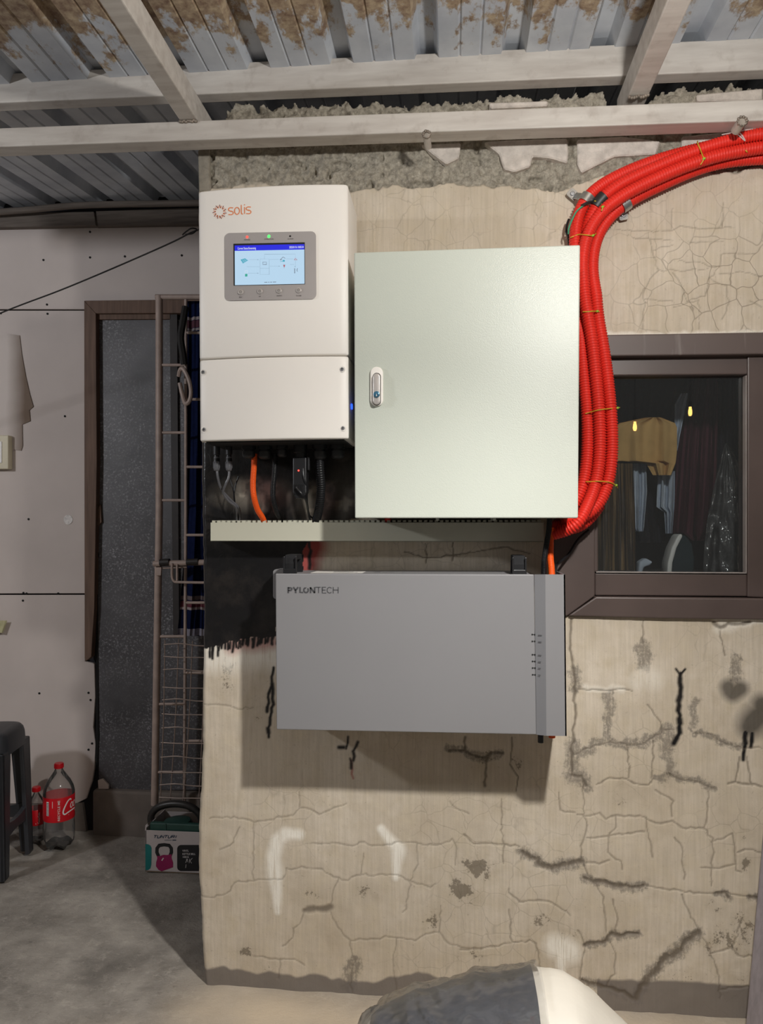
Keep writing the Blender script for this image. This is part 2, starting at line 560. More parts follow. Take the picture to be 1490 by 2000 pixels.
def build_wall():
    xs = np.concatenate([np.linspace(-0.650, 0.80, 565), np.linspace(0.81, 1.38, 58)])
    zs = np.linspace(-0.05, 2.29, 880)
    nx, nz = len(xs), len(zs)
    X, Z = np.meshgrid(xs, zs)            # (nz,nx)
    masks = {k: np.zeros((nz, nx), np.float32) for k in ('crack', 'grime', 'black', 'red', 'white', 'mortar', 'mold', 'damp', 'craze')}
    rg = np.random.default_rng(5)

    def stroke(name, px, width, soft=0.6, val=1.0, jit=0.0016, step=0.010, taper=False):
        """width in metres"""
        q = [P(a, b) for a, b in px]
        pts = []
        for a, b in zip(q, q[1:]):
            n = max(1, int((b - a).length / step))
            for k in range(n):
                p = a + (b - a) * (k / n)
                pts.append((p.x + rg.normal() * jit, p.z + rg.normal() * jit))
        pts.append((q[-1].x, q[-1].z))
        M = masks[name]
        n = len(pts)
        for i in range(n - 1):
            (ax, az), (bx, bz) = pts[i], pts[i + 1]
            w0 = width[0] + (width[1] - width[0]) * i / n if isinstance(width, tuple) else width
            w0 *= rg.uniform(0.7, 1.3) if jit > 0 else 1
            R = w0 * (1 + soft)
            i0, i1 = np.searchsorted(xs, [min(ax, bx) - R, max(ax, bx) + R])
            j0, j1 = np.searchsorted(zs, [min(az, bz) - R, max(az, bz) + R])
            if i1 <= i0 or j1 <= j0: continue
            gx, gz = X[j0:j1, i0:i1], Z[j0:j1, i0:i1]
            dx, dz = bx - ax, bz - az
            L2 = dx * dx + dz * dz + 1e-12
            t = np.clip(((gx - ax) * dx + (gz - az) * dz) / L2, 0, 1)
            dist = np.hypot(gx - ax - t * dx, gz - az - t * dz)
            m = np.clip(1 - (dist - w0 * 0.5) / (w0 * (0.5 + soft)), 0, 1) * val
            M[j0:j1, i0:i1] = np.maximum(M[j0:j1, i0:i1], m)

    def blob(name, px, py, rpx, val=1.0, asp=1.0):
        c = P(px, py); r = rpx * D / F
        d = np.sqrt(((X - c.x) / r) ** 2 + ((Z - c.z) / (r * asp)) ** 2)
        masks[name][:] = np.maximum(masks[name], np.clip(1.25 - d, 0, 1) * val)

    def inside(px_poly, jitter=0.0):
        q = [P(a, b) for a, b in px_poly]
        xx = X + (vnoise(X, Z, 45, 3, 3) - 0.5) * jitter; zz = Z + (vnoise(X, Z, 45, 9, 3) - 0.5) * jitter
        m = np.zeros(X.shape, bool)
        n = len(q)
        for i in range(n):
            a, b = q[i], q[(i + 1) % n]
            cond = ((a.z > zz) != (b.z > zz))
            xi = (b.x - a.x) * (zz - a.z) / ((b.z - a.z) + 1e-12) + a.x
            m ^= cond & (xx < xi)
        return m

    CR, FN = 0.0026, 0.0015
    Z5 = lambda p: zpts(380, 1480, 2.661, p)
    Z6 = lambda p: zpts(900, 1480, 2.525, p)
    Z7 = lambda p: zpts(1050, 1180, 3.386, p)
    ZU = lambda p: zpts(1080, 230, 3.634, p)
    fine5 = [[(80,312),(250,312),(310,335),(410,320),(430,305),(520,300),(545,255),(600,262),(650,292),(720,262),(790,237)],
        [(20,720),(90,730),(160,705),(185,690),(205,650),(330,635),(455,632),(480,580),(560,570),(660,580),(745,625),(770,640),(840,610),(1060,608),(1120,645),(1225,680),(1250,655)],
        [(745,625),(720,690),(705,780),(715,830),(760,900),(805,950),(812,1000),(828,1055),(815,1130),(810,1190),(825,1240)],
        [(570,795),(550,860),(515,890),(510,935),(455,980)],
        [(600,445),(750,445),(820,455),(880,440),(920,460),(1000,455),(1060,440),(1150,445),(1260,460),(1340,425),(1360,470),(1355,560)],
        [(1155,445),(1160,550),(1120,640),(1100,790),(1080,805)],
        [(805,950),(900,945),(985,930),(1050,935),(1150,945),(1180,925),(1270,905),(1300,950),(1340,980),(1490,1000)],
        [(1050,950),(1030,1040),(1035,1130),(1050,1210),(1095,1230)], [(1275,905),(1280,770)],
        [(300,1030),(440,1050),(520,1050),(570,1080)], [(130,475),(185,460),(205,420),(235,360)],
        [(305,345),(305,520),(310,640)], [(875,500),(865,600)], [(540,180),(545,255)], [(440,1050),(435,1150)],
        [(1320,230),(1370,270),(1425,292)], [(30,-280),(130,-275),(240,-255),(300,-262)]]
    for c in fine5: stroke('crack', Z5(c), FN, val=0.55)
    stroke('crack', Z5([(705,780),(570,795)]), 0.006)
    stroke('grime', Z5([(828,1055),(815,1130),(800,1190)]), 0.02, val=0.9)
    fine6 = [[(600,110),(605,180),(605,290),(620,330),(615,390),(590,440),(597,510),(625,580),(660,610),(700,690),(715,860)],
        [(595,515),(680,522),(730,505)], [(900,630),(1000,645),(1080,655),(1200,670),(1290,670),(1380,680),(1485,690)],
        [(575,280),(640,285),(680,275),(710,300),(760,285),(830,285),(905,295),(960,325),(1040,315),(1110,350),(1200,348)],
        [(1220,170),(1215,250),(1203,345),(1240,400),(1245,470),(1235,540),(1235,630)],
        [(915,300),(920,370),(940,430),(945,490)], [(620,400),(720,390),(760,378),(905,365)], [(730,395),(725,470),(785,510),(795,550)],
        [(760,285),(765,340),(730,395)], [(1050,390),(1090,440),(1100,600)], [(1240,410),(1290,400),(1340,380),(1355,440),(1355,550),(1385,565)],
        [(1180,540),(1280,545),(1355,525)], [(1085,680),(1130,770),(1170,850),(1210,910),(1240,980),(1270,1060),(1280,1190)],
        [(1240,968),(1340,940),(1390,790)], [(1340,940),(1370,980),(1440,980)], [(575,850),(605,890),(610,950),(595,1040),(585,1090)],
        [(755,865),(770,790),(750,700)], [(735,910),(765,960),(755,1060),(720,1120)], [(200,200),(205,430),(210,520)],
        [(10,380),(60,425),(200,428),(290,440)], [(230,640),(240,670),(290,710),(430,705),(480,730),(540,780)],
        [(240,750),(245,880),(255,915),(340,900),(370,920),(395,1040)], [(0,945),(120,940),(250,915)], [(1280,1140),(1430,1130)],
        [(480,170),(490,265),(560,270)], [(1380,0),(1360,120),(1320,130)], [(1360,120),(1480,145)], [(1040,290),(1045,210),(960,160)],
        [(1360,470),(1400,450),(1485,470)]]
    for c in fine6: stroke('crack', Z6(c), FN * 1.1, val=0.68)
    for c, wd in (([(300,465),(340,485),(380,500),(380,525),(440,540),(520,525),(595,510)], 0.008), ([(610,590),(660,608),(730,620),(810,640),(900,630)], 0.007),
                  ([(1170,865),(1110,910),(1070,960),(1000,1000),(950,1060),(890,1130),(865,1190)], 0.010), ([(610,920),(700,915),(750,865),(780,875),(875,868)], 0.006),
                  ([(590,1095),(650,1115),(720,1130),(800,1155),(850,1190)], 0.007), ([(1430,685),(1485,692)], 0.006), ([(1260,668),(1300,665),(1320,690)], 0.006)):
        stroke('crack', Z6(c), wd * 0.6); stroke('grime', Z6(c), wd * 1.9, val=0.9)
    stroke('crack', Z7([(222,105),(215,240),(225,380),(240,470),(240,640),(250,700),(235,830),(235,900),(222,935),(230,1130),(290,1140),(320,1200)]), CR)
    for c in ([(695,110),(695,260)], [(735,670),(790,750),(815,830)], [(390,1190),(470,1155),(590,1150),(640,1190),(740,1190),(770,1150)],
              [(1205,190),(1240,340)], [(1340,1010),(1310,1180),(1260,1190)], [(1310,1180),(1490,1210)], [(270,565),(460,570),(560,565),(625,575)],
              [(590,930),(600,1150)], [(765,900),(755,1180)], [(1380,1010),(1420,1200)]):
        stroke('crack', Z7(c), FN, val=0.85)
    for c, wd in (([(235,1000),(320,980),(380,930),(480,910),(580,930),(700,920),(760,880),(830,840)], 0.016), ([(850,820),(860,960),(875,1090)], 0.024),
                  ([(775,1160),(870,1130),(960,1165),(1040,1170),(1100,1200),(1170,1225)], 0.014), ([(470,590),(475,720),(465,880)], 0.018),
                  ([(690,270),(690,330),(700,400)], 0.024), ([(1040,860),(1140,860),(1200,900),(1280,940),(1360,930)], 0.012), ([(230,930),(230,1130),(290,1150),(330,1220)], 0.026),
                  ([(1310,340),(1310,480)], 0.02), ([(1030,640),(1025,800)], 0.016), ([(240,440),(245,560)], 0.02), ([(990,820),(1040,860)], 0.006)):
        stroke('grime', Z7(c), wd * 0.72, soft=0.9, val=0.9, jit=0.004)
    for c in ([(235,1000),(380,930),(480,910),(580,930),(700,920),(830,840),(900,830)], [(870,1130),(960,1165),(1040,1170),(1100,1200),(1170,1225)], [(1040,860),(1140,860),(1200,900),(1280,940),(1485,955)]):
        stroke('crack', Z7(c), FN, val=0.7)
    # cracks in the shade under the battery
    stroke('crack', [(907,1440),(906,1466),(936,1480),(950,1478),(950,1500),(947,1535)], CR); stroke('crack', [(875,1465),(906,1466)], CR); stroke('crack', [(950,1478),(958,1470),(982,1470)], CR)
    stroke('grime', [(875,1462),(906,1466),(936,1480),(952,1478),(980,1470)], 0.014, val=0.9)
    stroke('crack', [(1000,1440),(998,1490),(1010,1515),(1008,1545)], FN)
    # upper right craze lines
    for c in ([(350,790),(500,800),(680,805),(850,800),(900,770),(1040,790),(1290,775)], [(680,805),(700,930),(745,1070),(690,1140),(650,1220),(640,1500)], [(570,860),(850,870)],
              [(745,1080),(830,1075),(910,1090),(1100,1070)], [(880,1015),(1070,1030),(1110,1060),(1190,1050),(1190,970),(1440,960)], [(1190,1050),(1110,1140),(1080,1260),(950,1300),(910,1190),(850,1100)],
              [(700,940),(850,905)], [(1110,1140),(1230,1200),(1250,1300),(1200,1430)], [(860,1340),(1030,1290),(1040,1500)], [(650,1290),(850,1300)], [(1210,880),(960,880)], [(840,650),(845,800)], [(1210,600),(1205,780)],
              [(1190,1110),(1330,1090),(1480,1130)], [(1400,1300),(1480,1340)], [(590,560),(800,500)]):
        stroke('crack', ZU(c), FN * 0.8, val=0.55)
    # cracks above the battery
    stroke('crack', [(790,1078),(835,1090),(880,1085),(900,1083),(945,1075),(985,1068),(1035,1082)], FN)
    stroke('crack', [(832,1060),(832,1100)], FN); stroke('crack', [(885,1062),(884,1095)], FN)
    for bx, by, br, bv in ((1345,1290,30,.25),(1290,1265,26,.2)): blob('grime', bx, by, br, bv)
    # craze field
    cf = np.clip((vnoise(X, Z, 4.5, 21, 2) - 0.42) * 5, 0, 1)
    cA = P(1420, 560); cB = P(1180, 600)
    fld = np.clip(1.3 - np.hypot((X - cA.x) / 0.28, (Z - cA.z) / 0.18), 0, 1)
    masks['craze'][:] = np.maximum(fld, 0.34 * cf)
    # mould
    for a, b, r, vv, asp in ((935,1690,46,.62,.9),(905,1740,34,.56,1.1),(838,1800,20,.5,1.3),(475,1860,30,.5,.9),(605,1746,34,.45,.6),(715,1742,34,.45,.7),(520,1885,36,.45,.5),
                         (1060,1795,40,.48,.7),(1395,1775,36,.62,.7),(1425,1840,54,.55,1.0),(1460,1800,40,.55,1.2),(1380,1860,30,.45,1),(950,1480,36,.4,.9),(1010,1490,28,.45,.9),
                         (500,1380,26,.42,2.4),(440,1310,36,.45,2.2),(930,1870,40,.4,.7),(1110,1830,40,.35,.8),(1460,1635,18,.45,1),(1458,1690,14,.55,1.6),(1305,1510,20,.4,1.2),(1340,1310,34,.3,.8),
                         (955,1925,60,.38,.5),(1330,1905,50,.35,.7),(1450,1905,34,.45,.8),(1210,1560,36,.35,1)):
        blob('mold', a, b, r, vv, asp)
    masks['mold'] += (0.26 * np.clip((vnoise(X, Z, 7, 40, 3) - 0.5) * 3, 0, 1) * np.clip((0.55 - Z) * 2.5, 0, 1)).astype(np.float32)
    masks['mold'] *= np.clip(vnoise(X, Z, 34, 61, 4, 0.65) * 2.6 - 0.55, 0, 1.15).astype(np.float32)
    # white filler marks
    stroke('white', Z5([(545,398),(470,395),(430,430),(410,520),(418,610)]), (0.013, 0.020), 0.5, jit=0); stroke('white', Z5([(418,600),(428,700),(432,800)]), (0.017, 0.006), 0.5, jit=0, val=0.9)
    stroke('white', Z5([(970,370),(1020,435),(1062,475)]), (0.010, 0.017), 0.5, jit=0); stroke('white', Z5([(1062,475),(1050,560),(1045,625)]), (0.016, 0.005), 0.5, jit=0)
    stroke('white', Z6([(470,930),(500,945),(545,955)]), 0.024, 0.4, jit=0.003); stroke('white', Z6([(492,960),(497,1045)]), 0.013, 0.3)
    stroke('white', Z7([(320,560),(460,568),(500,545),(560,565)]), 0.006, val=0.55); stroke('white', Z7([(650,520),(700,485),(760,500)]), 0.018, val=0.45)
    stroke('white', Z7([(1180,85),(1260,72),(1330,85),(1485,92)]), 0.010, 0.4, val=0.9); stroke('white', Z7([(1200,160),(1290,140),(1390,120)]), 0.010, 0.5, val=0.6)
    stroke('crack', Z7([(1165,120),(1210,160),(1260,130),(1320,135),(1400,118)]), 0.004)
    stroke('white', [(400,1283),(460,1276),(540,1278)], 0.030, 0.6, val=0.75, jit=0.004)
    stroke('white', [(1180,652),(1300,655),(1490,650)], 0.006, 0.5, val=0.8)
    # black paint
    bp = inside([(370,862),(700,862),(700,1012),(652,1022),(600,1052),(592,1080),(590,1112),(545,1115),(540,1242),(505,1246),(470,1248),(440,1256),(398,1268),(370,1270)], 0.016)
    worn = np.clip((vnoise(X, Z, 26, 77, 4) - 0.50) * 8, 0, 1)
    cw = P(490, 965); wornz = np.clip(1.35 - np.hypot((X - cw.x) / 0.10, (Z - cw.z) / 0.040), 0, 1)
    cw2 = P(612, 985); wornz = np.maximum(wornz, np.clip(1.3 - np.hypot((X - cw2.x) / 0.05, (Z - cw2.z) / 0.05), 0, 1))
    cw3 = P(672, 970); wornz = np.maximum(wornz, 0.5 * np.clip(1.3 - np.hypot((X - cw3.x) / 0.05, (Z - cw3.z) / 0.10), 0, 1))
    masks['black'][:] = bp * (1 - 0.62 * np.clip(wornz * (0.45 + 0.75 * worn), 0, 1))
    for k in range(26):                                           # drips under the paint edge
        x = 400 + k * 5.6 + rg.uniform(-2, 2)
        y0 = 1268 - (x - 398) * 0.16
        ln = rg.uniform(2, 14) if k > 3 else rg.uniform(10, 24)
        stroke('black', [(x, y0 - 6), (x + rg.uniform(-3, 1), y0 + ln)], 0.0042, 0.3, jit=0.0006)
    Z3 = lambda p: zpts(380, 1000, 3.548, p)
    stroke('black', Z3([(550,1080),(530,1150),(540,1230),(540,1330),(520,1440),(512,1560)]), 0.0050, 0.3); stroke('black', Z3([(530,1220),(510,1290),(500,1380)]), 0.005, 0.3)
    stroke('black', Z7([(945,460),(940,580),(930,700),(940,850),(900,920)]), 0.0062, 0.4, jit=0.001); stroke('black', Z7([(920,430),(945,470),(975,430)]), 0.003, 0.3)
    stroke('black', Z7([(1490,640),(1450,760),(1400,810)]), (0.016, 0.030), 0.6, val=0.8, jit=0.003); stroke('black', Z7([(1375,850),(1370,950),(1360,1030)]), 0.0060, 0.3, jit=0.001)
    stroke('black', Z7([(1420,850),(1410,945)]), 0.006, 0.3, jit=0.001); stroke('black', Z7([(1250,560),(1300,590),(1340,560)]), 0.020, 0.4, val=0.75, jit=0.003); stroke('black', Z7([(1262,525),(1275,560)]), 0.010, 0.4, val=0.7)
    stroke('black', [(682,1440),(676,1462)], 0.003); stroke('black', [(697,1448),(690,1485)], 0.003); stroke('black', [(684,1480),(686,1500)], 0.003); stroke('black', [(664,1460),(672,1459)], 0.004)
    # red paint
    stroke('red', [(608,1058),(602,1085),(600,1112)], 0.026, 0.5, jit=0.003, val=0.9); stroke('red', [(520,930),(520,965),(535,975)], 0.035, 0.9, val=0.55)
    stroke('red', [(445,1262),(490,1258),(530,1255)], 0.014, 0.8, val=0.55, jit=0.003); stroke('red', [(640,960),(640,1000)], 0.016, 0.9, val=0.4); stroke('red', [(684,1485),(690,1520)], 0.003, val=0.6)
    stroke('black', [(604,1060),(606,1085),(604,1110)], 0.0045, 0.3, jit=0.002)
    # exposed mortar above the render edge
    ex, ez = poly_z([(385,372),(450,366),(520,362),(600,372),(690,374),(760,366),(850,362),(950,362),(1010,370),(1100,372),(1140,357),(1200,345),(1330,350),(1360,340),(1490,332),(1560,330)])
    edge = np.interp(X, ex, ez) + (vnoise(X, Z, 40, 60, 3) - 0.5) * 0.022
    mort = np.clip((Z - edge) / 0.006, 0, 1)
    masks['mortar'][:] = mort
    # damp band at the foot
    dz = 0.045 + (vnoise(X, Z * 0, 14, 90, 3) - 0.5) * 0.05
    dz = dz * np.where(X < 0.02, 1, 0.4) + np.where(X > 0.35, 0.06, 0)
    masks['damp'][:] = np.clip((dz - Z) / 0.006, 0, 1)
    # relief (towards the room is negative y)
    Y = (vnoise(X, Z, 3, 1, 2) - 0.5) * 0.006 + (vnoise(X, Z, 26, 2, 3) - 0.5) * 0.0022
    Y = Y + masks['crack'] * 0.0022 + masks['grime'] * 0.0008 - masks['white'] * 0.0008
    rough = vnoise(X, Z, 22, 31, 2) * 0.5 + vnoise(X, Z, 80, 33, 4) * 0.5
    holes = np.clip((0.40 - vnoise(X, Z, 34, 35, 3)) * 6, 0, 1)
    Y = Y + mort * (0.010 + (0.5 - rough) * 0.034 + holes * 0.016)
    # crooked left edge
    ly = np.array([2.30, 2.14, 1.75, 1.29, 0.95, 0.62, 0.42, 0.30, 0.17, 0.0, -0.1]); lx = np.array([-0.652, -0.652, -0.650, -0.643, -0.638, -0.640, -0.650, -0.652, -0.645, -0.636, -0.635])
    edgeX = np.interp(Z, ly[::-1], lx[::-1]) + (vnoise(Z * 0, Z, 30, 55, 3) - 0.5) * 0.004
    wgt = np.clip((-0.45 - X) / 0.2, 0, 1)
    Xw = X + wgt * (edgeX + 0.650)
    rd = np.clip((0.012 - (X + 0.650)) / 0.012, 0, 1)
    Y = Y + rd ** 2 * 0.010
    # which cells exist: ragged top, window hole
    tx, tz = poly_z([(380,292),(432,288),(442,215),(470,200),(560,205),(700,200),(830,196),(940,192),(955,186),(1070,184),(1180,180),(1190,215),(1245,225),(1290,172),(1350,170),(1430,163),(1560,170)])
    top = np.interp(X, tx, tz) + (vnoise(X, Z * 0, 60, 71, 3) - 0.5) * 0.030
    hx0, hz0, hz1 = P(1092, 1100).x, P(1300, 1204).z, P(1300, 654).z
    keepv = (Z < top) & ~((X > hx0) & (X < 1.30) & (Z > hz0) & (Z < hz1))
    cell = keepv[:-1, :-1] & keepv[1:, :-1] & keepv[:-1, 1:] & keepv[1:, 1:]
    idx = np.arange(nx * nz).reshape(nz, nx)
    jj, ii = np.nonzero(cell)
    quads = np.stack([idx[jj, ii], idx[jj, ii + 1], idx[jj + 1, ii + 1], idx[jj + 1, ii]], 1)
    # thickness: boundary edges pulled 0.16 m back
    co = np.stack([Xw, Y, Z], -1).reshape(-1, 3)
    e = np.concatenate([quads[:, [0, 1]], quads[:, [1, 2]], quads[:, [2, 3]], quads[:, [3, 0]]])
    key = np.sort(e, 1); kk = key[:, 0].astype(np.int64) * (nx * nz) + key[:, 1]
    _, inv, cnt = np.unique(kk, return_inverse=True, return_counts=True)
    be = e[cnt[inv] == 1]
    bv = np.unique(be)
    back = {int(b): nx * nz + i for i, b in enumerate(bv)}
    cob = co[bv].copy(); cob[:, 1] = 0.16
    co = np.concatenate([co, cob])
    side = np.array([(a, back[int(a)], back[int(b)], b) for a, b in be], dtype=np.int64)
    allq = np.concatenate([quads, side])
    used = np.unique(allq)
    rem = np.full(len(co), -1, np.int64); rem[used] = np.arange(len(used))
    allq = rem[allq]; co2 = co[used]
    me = bpy.data.meshes.new('wall_front')
    me.vertices.add(len(co2)); me.vertices.foreach_set('co', co2.astype(np.float32).ravel())
    me.loops.add(allq.size); me.loops.foreach_set('vertex_index', allq.astype(np.int32).ravel())
    me.polygons.add(len(allq)); me.polygons.foreach_set('loop_start', np.arange(0, allq.size, 4, dtype=np.int32))
    me.polygons.foreach_set('use_smooth', np.ones(len(allq), bool))
    me.update(calc_edges=True)
    src = np.where(used < nx * nz, used, 0)
    bvar = np.concatenate([np.arange(nx * nz), bv])
    for k, m in masks.items():
        at = me.attributes.new(k, 'FLOAT', 'POINT')
        at.data.foreach_set('value', m.ravel()[bvar[used]].astype(np.float32))
    me.materials.append(MATS['plaster'])
    o = bpy.data.objects.new('wall_front', me)
    COL.objects.link(o)
    o['kind'] = 'structure'
    ORG[o.name] = Vector((0, 0, 0))
    return o
WALL = build_wall()

# pale hollow blocks laid bare in the mortar
for poly in ([(945,277),(1000,273),(1108,270),(1110,300),(1108,318),(1075,308),(1040,305),(1035,325),(1005,335),(985,330),(975,300)],
             [(1127,272),(1215,266),(1290,275),(1282,300),(1235,303),(1200,305),(1160,325),(1136,337),(1128,320)],
             [(1332,266),(1412,258),(1414,275),(1372,285),(1332,297)], [(822,282),(900,279),(896,308),(872,320),(850,304)],
             [(955,200),(1070,196),(1070,206),(958,211)], [(1360,184),(1490,172),(1490,196),(1362,197)]):
    MB().prism([P(a, b, -0.004) for a, b in poly], (0, 0.05, 0)).build('concrete_block', 'block_pale', WALL, bevel=0.003, segs=1)
# upright pale pier edge at the top left corner of the wall
MB().prism([P(a, b, -0.004) for a, b in [(386,292),(410,290),(408,330),(412,372),(388,374)]], (0, 0.05, 0)).build('column_edge', 'mortar_grey', WALL, bevel=0.003, segs=1)

# ================================================================== FLOOR
def build_floor():
    xs = np.concatenate([np.linspace(-3.2, -2.0, 25), np.linspace(-1.98, 1.4, 300)])
    ys = np.concatenate([np.linspace(-3.6, -1.0, 40), np.linspace(-0.98, 0.96, 190)])
    X, Yy = np.meshgrid(xs, ys)
    Z = (vnoise(X, Yy, 2.2, 5, 3) - 0.5) * 0.012 + (vnoise(X, Yy, 18, 6, 3) - 0.5) * 0.006
    nz, nx = X.shape
    dust = np.clip(1 - (np.abs(Yy + 0.10) / 0.22), 0, 1) * np.clip((X + 0.75) * 6, 0, 1) * (0.6 + 0.6 * vnoise(X, Yy, 9, 44, 3))
    dust = np.maximum(dust, 0.5 * np.clip((vnoise(X, Yy, 3.5, 48, 3) - 0.55) * 6, 0, 1) * np.clip((-0.05 - Yy) * 4, 0, 1))
    Z = Z + dust * 0.006 - 0.006
    co = np.stack([X, Yy, Z], -1).reshape(-1, 3)
    idx = np.arange(nx * nz).reshape(nz, nx)
    q = np.stack([idx[:-1, :-1], idx[:-1, 1:], idx[1:, 1:], idx[1:, :-1]], -1).reshape(-1, 4)
    me = bpy.data.meshes.new('floor')
    me.from_pydata(co.tolist(), [], q.tolist())
    me.polygons.foreach_set('use_smooth', np.ones(len(q), bool))
    at = me.attributes.new('dust', 'FLOAT', 'POINT')
    at.data.foreach_set('value', np.clip(dust, 0, 1).ravel().astype(np.float32))
    me.materials.append(MATS['concrete_floor'])
    o = bpy.data.objects.new('floor', me); COL.objects.link(o); o['kind'] = 'structure'
    return o
FLOOR = build_floor()

# ================================================================== ROOF (ceiling)
ZR = H + 1.145
CEIL = struct('ceiling', (0, 0, ZR))
ribs0 = P(505, 100, -0.04).x + 0.0
pitch = 0.209
def roof_sheet(n0, n1, zoff):
    prof = []
    for k in range(n0, n1):
        x = ribs0 + k * pitch
        prof += [(x - 0.030, 0.0), (x - 0.017, 0.034), (x + 0.017, 0.034), (x + 0.030, 0.0), (x + pitch * 0.36, 0.0), (x + pitch * 0.38, 0.004), (x + pitch * 0.40, 0.0),
                 (x + pitch * 0.60, 0.0), (x + pitch * 0.62, 0.004), (x + pitch * 0.64, 0.0)]
    prof.append((ribs0 + n1 * pitch - 0.031, 0.0))
    m = MB()
    y0, y1 = -1.45, 1.02
    vs = []
    n = len(prof)
    fs = []
    for ya, yb, da, db in ((y0, -0.02, 0.0, 0.0), (-0.02, y1, 0.0, 0.118)):      # the alcove part tilts up towards the back
        o = len(vs)
        for x, z in prof:
            vs += [(x, ya, ZR + z + da), (x, yb, ZR + z + db), (x, ya, ZR + z + da + 0.0012), (x, yb, ZR + z + db + 0.0012)]
        for i in range(n - 1):
            a, b = o + 4 * i, o + 4 * i + 4
            fs += [(a, a + 1, b + 1, b), (a + 2, b + 2, b + 3, a + 3), (a, b, b + 2, a + 2), (a + 1, a + 3, b + 3, b + 1)]
        fs += [(o, o + 2, o + 3, o + 1), (o + 4 * n - 4, o + 4 * n - 3, o + 4 * n - 1, o + 4 * n - 2)]
    m.add(vs, fs)
    return m.build('roof_sheet', 'galvanised_roof', CEIL)
for a in (-11, -6, -1, 4):
    roof_sheet(a, a + 5, 0.0)

# ================================================================== STEEL ROOF FRAME
def beam_px(name, label, ptsL, ptsR, Y, w, h, group=None):
    """square tube whose front top edge passes through two pixels at depth Y"""
    a, b = P(*ptsL, Y), P(*ptsR, Y)
    a, b = a + Vector((0, w / 2, -h / 2)), b + Vector((0, w / 2, -h / 2))
    mid = (a + b) / 2
    m = MB().bar(a, b, w, h)
    t = thing(name, label, 'beam', mid, group)
    m.build('tube', 'primed_steel', t, bevel=0.003, segs=2)
    return t, a, b
WP, wpa, wpb = beam_px('wall_plate_beam', 'lower grey steel tube beam running along the rough wall top', (-600, 272), (1800, 182.5), -0.10, 0.05, 0.047)
pa, pb = P(-600, 172, -0.035), P(1800, 58.5, -0.035)
pu = thing('purlin_beam', 'upper pale steel beam directly under the roof sheets', 'beam', (pa + pb) / 2)
h0 = (P(745, 112, -0.035) - P(745, 172, -0.035)).z
MB().bar(pa + Vector((0, .02, -h0 / 2)), pb + Vector((0, .02, -h0 / 2)), 0.04, h0).build('tube', 'primed_steel', pu, bevel=0.003, segs=2)
def rafter(nm, label, xe, w):
    zb = H + 0.987; zt = zb + 0.064
    p0 = P(*xe, -0.075); 
    x = p0.x
    m = MB().box(x, x + w, -1.45, 0.02, zb + 0.002, zt)
    t = thing(nm, label, 'beam', (x + w / 2, -0.7, zb + 0.03), 'rafters')
    m.build('tube', 'primed_steel', t, bevel=0.003, segs=2)
    mb = MB()
    for k in range(9):
        c = Vector((x + w * (k + 0.5) / 9, -0.102, zb - 0.001 + random.uniform(-.002, .003)))
        mb.lathe([(0.0008, -0.004), (0.0038, -0.002), (0.0042, 0.001), (0.0008, 0.004)], c, (0, 1, 0.3), 7)
    mb.build('weld_bead', 'weld_metal', t, smooth=True)
    return t
simple('weld_metal', (150, 138, 126), 0.45, 0.4, var=0.3, vscale=60, bump=0.4, bscale=120)
rafter('rafter_beam', 'left rafter tube crossing from the eaves to the wall beam', (358, 232), 0.044)
rafter('rafter_beam', 'right rafter tube sloping up beside the glare', (1222, 196), 0.046)
# short bar stubs welded under the wall beam
simple('bar_steel', (176, 168, 158), 0.5, 0.3, var=0.25, vscale=40, bump=0.3, bscale=120)
def stub(label, a, b, r):
    A, B = P(*a, -0.135), P(*b, -0.105)
    t = thing('bar_stub', label, 'steel bar', (A + B) / 2, 'bar stubs')
    MB().tube([A, B], r, 12).build('bar', 'bar_steel', t, smooth='auto')
    mb = MB()
    for k in range(10):
        an = k * 0.63
        mb.lathe([(0.0006, -0.003), (0.004, 0), (0.0006, 0.003)], A + Vector((math.cos(an) * r * 0.9, 0.002 * random.random(), math.sin(an) * r * 0.9)), (0, 1, 0), 6)
    mb.build('weld_bead', 'weld_metal', t, smooth=True)
stub('short welded bar stub hanging under the middle of the wall beam', (833, 262), (836, 288), 0.0085)
stub('short welded bar stub at the right end above red conduits', (1450, 236), (1436, 256), 0.0105)

# ================================================================== BACK WALL OF THE ALCOVE, DOOR
YB = 0.90
WL = struct('wall_left', (-1.5, YB, 1.0))
TP = 0.012
def ply(poly, name='plywood_panel', th=TP):
    return MB().prism([P(a, b, YB) for a, b in poly], (0, th, 0)).build(name, 'plywood_white', WL, bevel=0.0015, segs=1)
ply([(-420,449),(410,438),(410,589),(170,589),(166,604),(-420,603)])
ply([(-420,606.5),(166,606.5),(166,1159),(-420,1160)])
ply([(-420,1163),(166,1162),(166,1292),(184,1296),(186,1360),(182,1420),(187,1455),(184,1500),(180,1525),(168,1560),(150,1569),(-420,1572)])
MB().box(-3.2, -0.2, YB + 0.02, YB + 0.05, -0.02, ZR + 0.13).build('backing', 'room_dark', WL)
MB().prism([P(a, b, YB + .002) for a, b in [(-420,1571),(160,1569),(170,1640),(-420,1640)]], (0, 0.02, 0)).build('base_course', 'concrete_step', WL, bevel=0.003)
scr = MB()
for a, b in ((176,453),(85,508),(176,503),(244,501),(355,499),(92,595),(93,613),(2,612),(127,813),(56,1014),(46,1158),(52,1159),(114,1159),(45,1173),(77,1354),(173,1353),(177,1367),(173,1464),(180,1452),(53,809)):
    c = P(a, b, YB)
    MB().lathe([(0.0042, -0.0006), (0.0042, 0.002)], c, (0, -1, 0), 10).build('screw', 'hole_black', WL)
